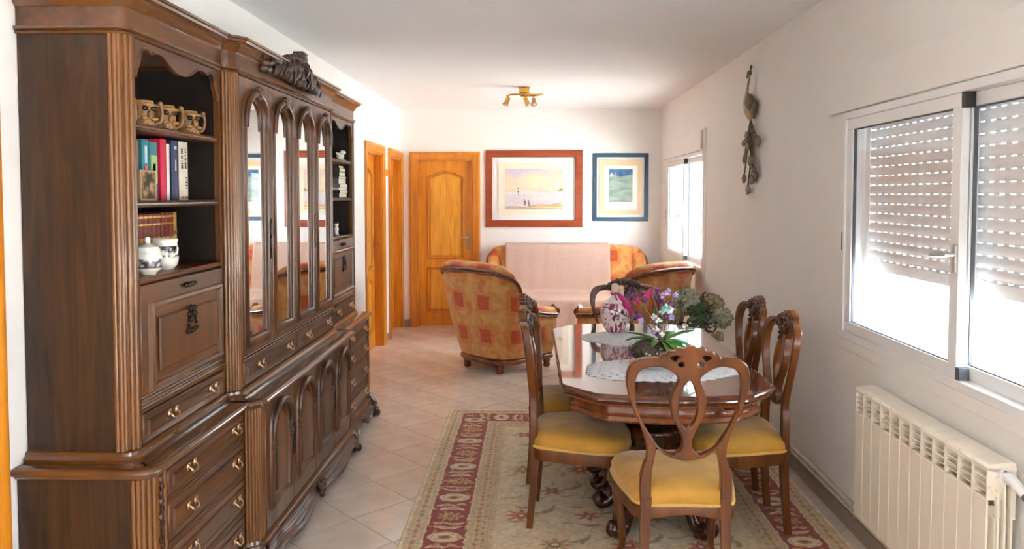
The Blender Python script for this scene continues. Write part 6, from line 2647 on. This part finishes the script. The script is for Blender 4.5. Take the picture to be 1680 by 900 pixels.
def bloom(p, r, mt, nm='orchid_flower', k=5):
    m = MB()
    r = r * r3.uniform(.62, .85)
    for j in range(k):
        a = 2 * PI * j / k + r3.uniform(-.3, .3)
        R = Matrix.Rotation(a, 3, 'Y') @ Matrix.Rotation(r3.uniform(-.5, .5), 3, 'X')
        m.ell(Vector(p) + R @ Vector((0, 0, r * .6)), (r * .42, r * .14, r * .55), 8, 5, R)
    m.ell((p[0], p[1] - r * .2, p[2]), r * .22, 6, 4)
    return m.build(nm, mt, root, world=True, angle=60)


W3d = lambda px, py, y=gy_: ((px - 876) * y / 1240.0, y, 1.6 - (py - 319) * y / 1240.0)
base = (gx_ + .045, gy_, zl - .02)
sticks = [[(1078, 540), (1065, 515), (1052, 498), (1040, 488)], [(1082, 540), (1078, 510), (1072, 485), (1073, 455)], [(1086, 540), (1088, 505), (1090, 482), (1094, 474)],
          [(1076, 542), (1062, 530), (1052, 520), (1046, 516)], [(1080, 542), (1072, 525), (1058, 512), (1055, 500)], [(1090, 540), (1096, 515), (1102, 494), (1110, 478)]]
for k, stp in enumerate(sticks):
    pts = [base] + [W3d(px, py, gy_ + .012 * (k - 2)) for px, py in stp[1:]]
    m = MB().tube(spline(pts, 5), .0028, 6)
    m.build('flower_stem', 'stem', root, world=True, angle=60)
for px, py, r, mt, dy in ((1040, 486, .026, 'purple', 0), (1052, 481, .024, 'purple', .01), (1062, 485, .022, 'magenta', 0), (1075, 484, .024, 'purple', -.01), (1046, 518, .030, 'purple', 0), (1052, 526, .018, 'lilac', -.01),
                        (1087, 484, .026, 'lilac', 0), (1095, 478, .024, 'lilac', .01), (1093, 498, .024, 'purple', -.01), (1083, 492, .022, 'purple', .01), (1099, 508, .026, 'white_petal', -.012), (1102, 520, .022, 'lilac', -.01), (1104, 500, .020, 'purple', .01), (1108, 484, .018, 'lilac', 0), (1094, 505, .03, 'mint', -.02), (1034, 480, .02, 'purple', .01), (1058, 492, .02, 'purple', -.01), (1068, 478, .02, 'magenta', .01), (1045, 494, .018, 'magenta', 0), (1080, 474, .018, 'purple', 0)):
    bloom(W3d(px, py, gy_ + dy), r, mt)
# the pale patterned cluster just above the leaves
for k in range(12):
    px, py = 1080 + r3.uniform(-8, 14), 548 - k * 3.6
    bloom(W3d(px, py, gy_ + r3.uniform(-.02, .02)), .021, ['white_petal', 'lilac', 'white_petal', 'purple', 'mint', 'leaf'][k % 6], 'small_flower', 4)


# ------------------------------------------------------------------ dried hydrangea arrangement by the window wall
hy = 5.55
root = thing('hydrangea_arrangement', 'dried grey-green hydrangea and artichoke arrangement in a dark floor vase by the window wall', 'flowers', (1.22, hy, 0))
m = MB().lathe(spline([(.09, 0), (.10, .01), (.13, .14), (.145, .28), (.11, .40), (.085, .45), (.10, .48)], 3), (1.22, hy, 0), 24)
m.build('floor_vase', 'pot', root, world=True)
H3 = lambda px, py, dy=0: ((px - 876) * (hy + dy) / 1240.0, hy + dy, 1.6 - (py - 319) * (hy + dy) / 1240.0)
for px, py, r, mt, dy in ((1128, 494, .098, 'hyd', .02), (1102, 514, .086, 'hyd2', -.05), (1168, 500, .080, 'hyd2', .03), (1184, 520, .074, 'hyd', -.03)):
    c = Vector(H3(px, py, dy))
    m = MB()
    N = 90
    for k in range(N):
        z = 1 - 2 * (k + .5) / N
        a = k * 2.39996
        d = Vector((math.sqrt(1 - z * z) * math.cos(a), math.sqrt(1 - z * z) * math.sin(a), z))
        q = c + d * r * r3.uniform(.82, 1.0)
        rot = d.to_track_quat('Z', 'Y').to_matrix() @ Matrix.Rotation(r3.uniform(0, 3), 3, 'Z')
        s = r * .30
        for b in (0, PI / 2):
            R = rot @ Matrix.Rotation(b, 3, 'Z') @ Matrix.Rotation(r3.uniform(-.7, .7), 3, 'Y') @ Matrix.Rotation(r3.uniform(-.5, .5), 3, 'X')
            m.add([tuple(q + R @ Vector(p)) for p in ((-s, -s * .3, .25 * s), (0, -s * .42, 0), (s, -s * .3, .25 * s), (s, s * .3, .25 * s), (0, s * .42, 0), (-s, s * .3, .25 * s))], [(0, 1, 4, 5), (1, 2, 3, 4)])
    k_ = MB().ell(c, r * .76, 14, 10)
    k_.build('flower_core', 'sage', root, world=True, angle=60)
    m.build('flower_head', mt, root, world=True, angle=60, normals=False)
    m = MB().tube([tuple(c), (1.22 + (c.x - 1.22) * .2, hy, .47)], .006, 6)
    m.build('flower_stem', 'stem', root, world=True)
for px, py, sx, sz in ((1180, 551, .026, .036), (1172, 553, .02, .03)):
    c = Vector(H3(px, py, -.09))
    m = MB()
    m.ell(c, (sx, sx, sz), 12, 8)
    for k in range(16):
        a = k * 2.4
        m.ell(c + Vector((sx * .8 * math.cos(a), sx * .8 * math.sin(a), sz * (-.7 + .09 * k))), (.012, .012, .018), 6, 4)
    m.build('artichoke_head', 'artichoke', root, world=True, angle=60)
    m = MB().tube([tuple(c), (1.23, hy - .02, .47)], .006, 6)
    m.build('flower_stem', 'stem', root, world=True)
for ring, (nl, L, tilt) in enumerate(((6, .05, 1.1), (8, .075, .6), (9, .095, .25))):
    for k in range(nl):
        a = 2 * PI * k / nl + ring * .4
        c = Vector(H3(1146, 516, -.10))
        d = Vector((math.cos(a), -.25 - .5 * tilt, math.sin(a)))
        m = MB()
        m.ell(c + d.normalized() * L * .55, (L * .40, L * .10, L * .54), 9, 6, d.to_track_quat('Z', 'Y').to_matrix())
        m.build('leaf', 'sage', root, world=True, angle=60)
for k in range(26):
    a = r3.uniform(-.4, PI + .4) if k % 3 else r3.uniform(0, 2 * PI)
    px, py = 1146 + r3.uniform(-34, 28), 530 + r3.uniform(-34, 26)
    c = H3(px, py, r3.uniform(-.08, .03))
    c = (min(c[0], 1.40), c[1], c[2])
    m = blade(MB(), c, (math.cos(a) * .7, r3.uniform(-.8, -.1), 0), r3.uniform(.07, .10), r3.uniform(.025, .038), r3.uniform(.0, .06), r3.uniform(.02, .07))
    m.build('leaf', 'sage', root, world=True, angle=60)
m = MB().tube(spline([(1.26, hy, .6), H3(1152, 488), H3(1158, 478)], 4), [.006, .006, .006, .007, .008, .008, .008, .007, .004], 6)
m.build('flower_stem', 'stem', root, world=True)
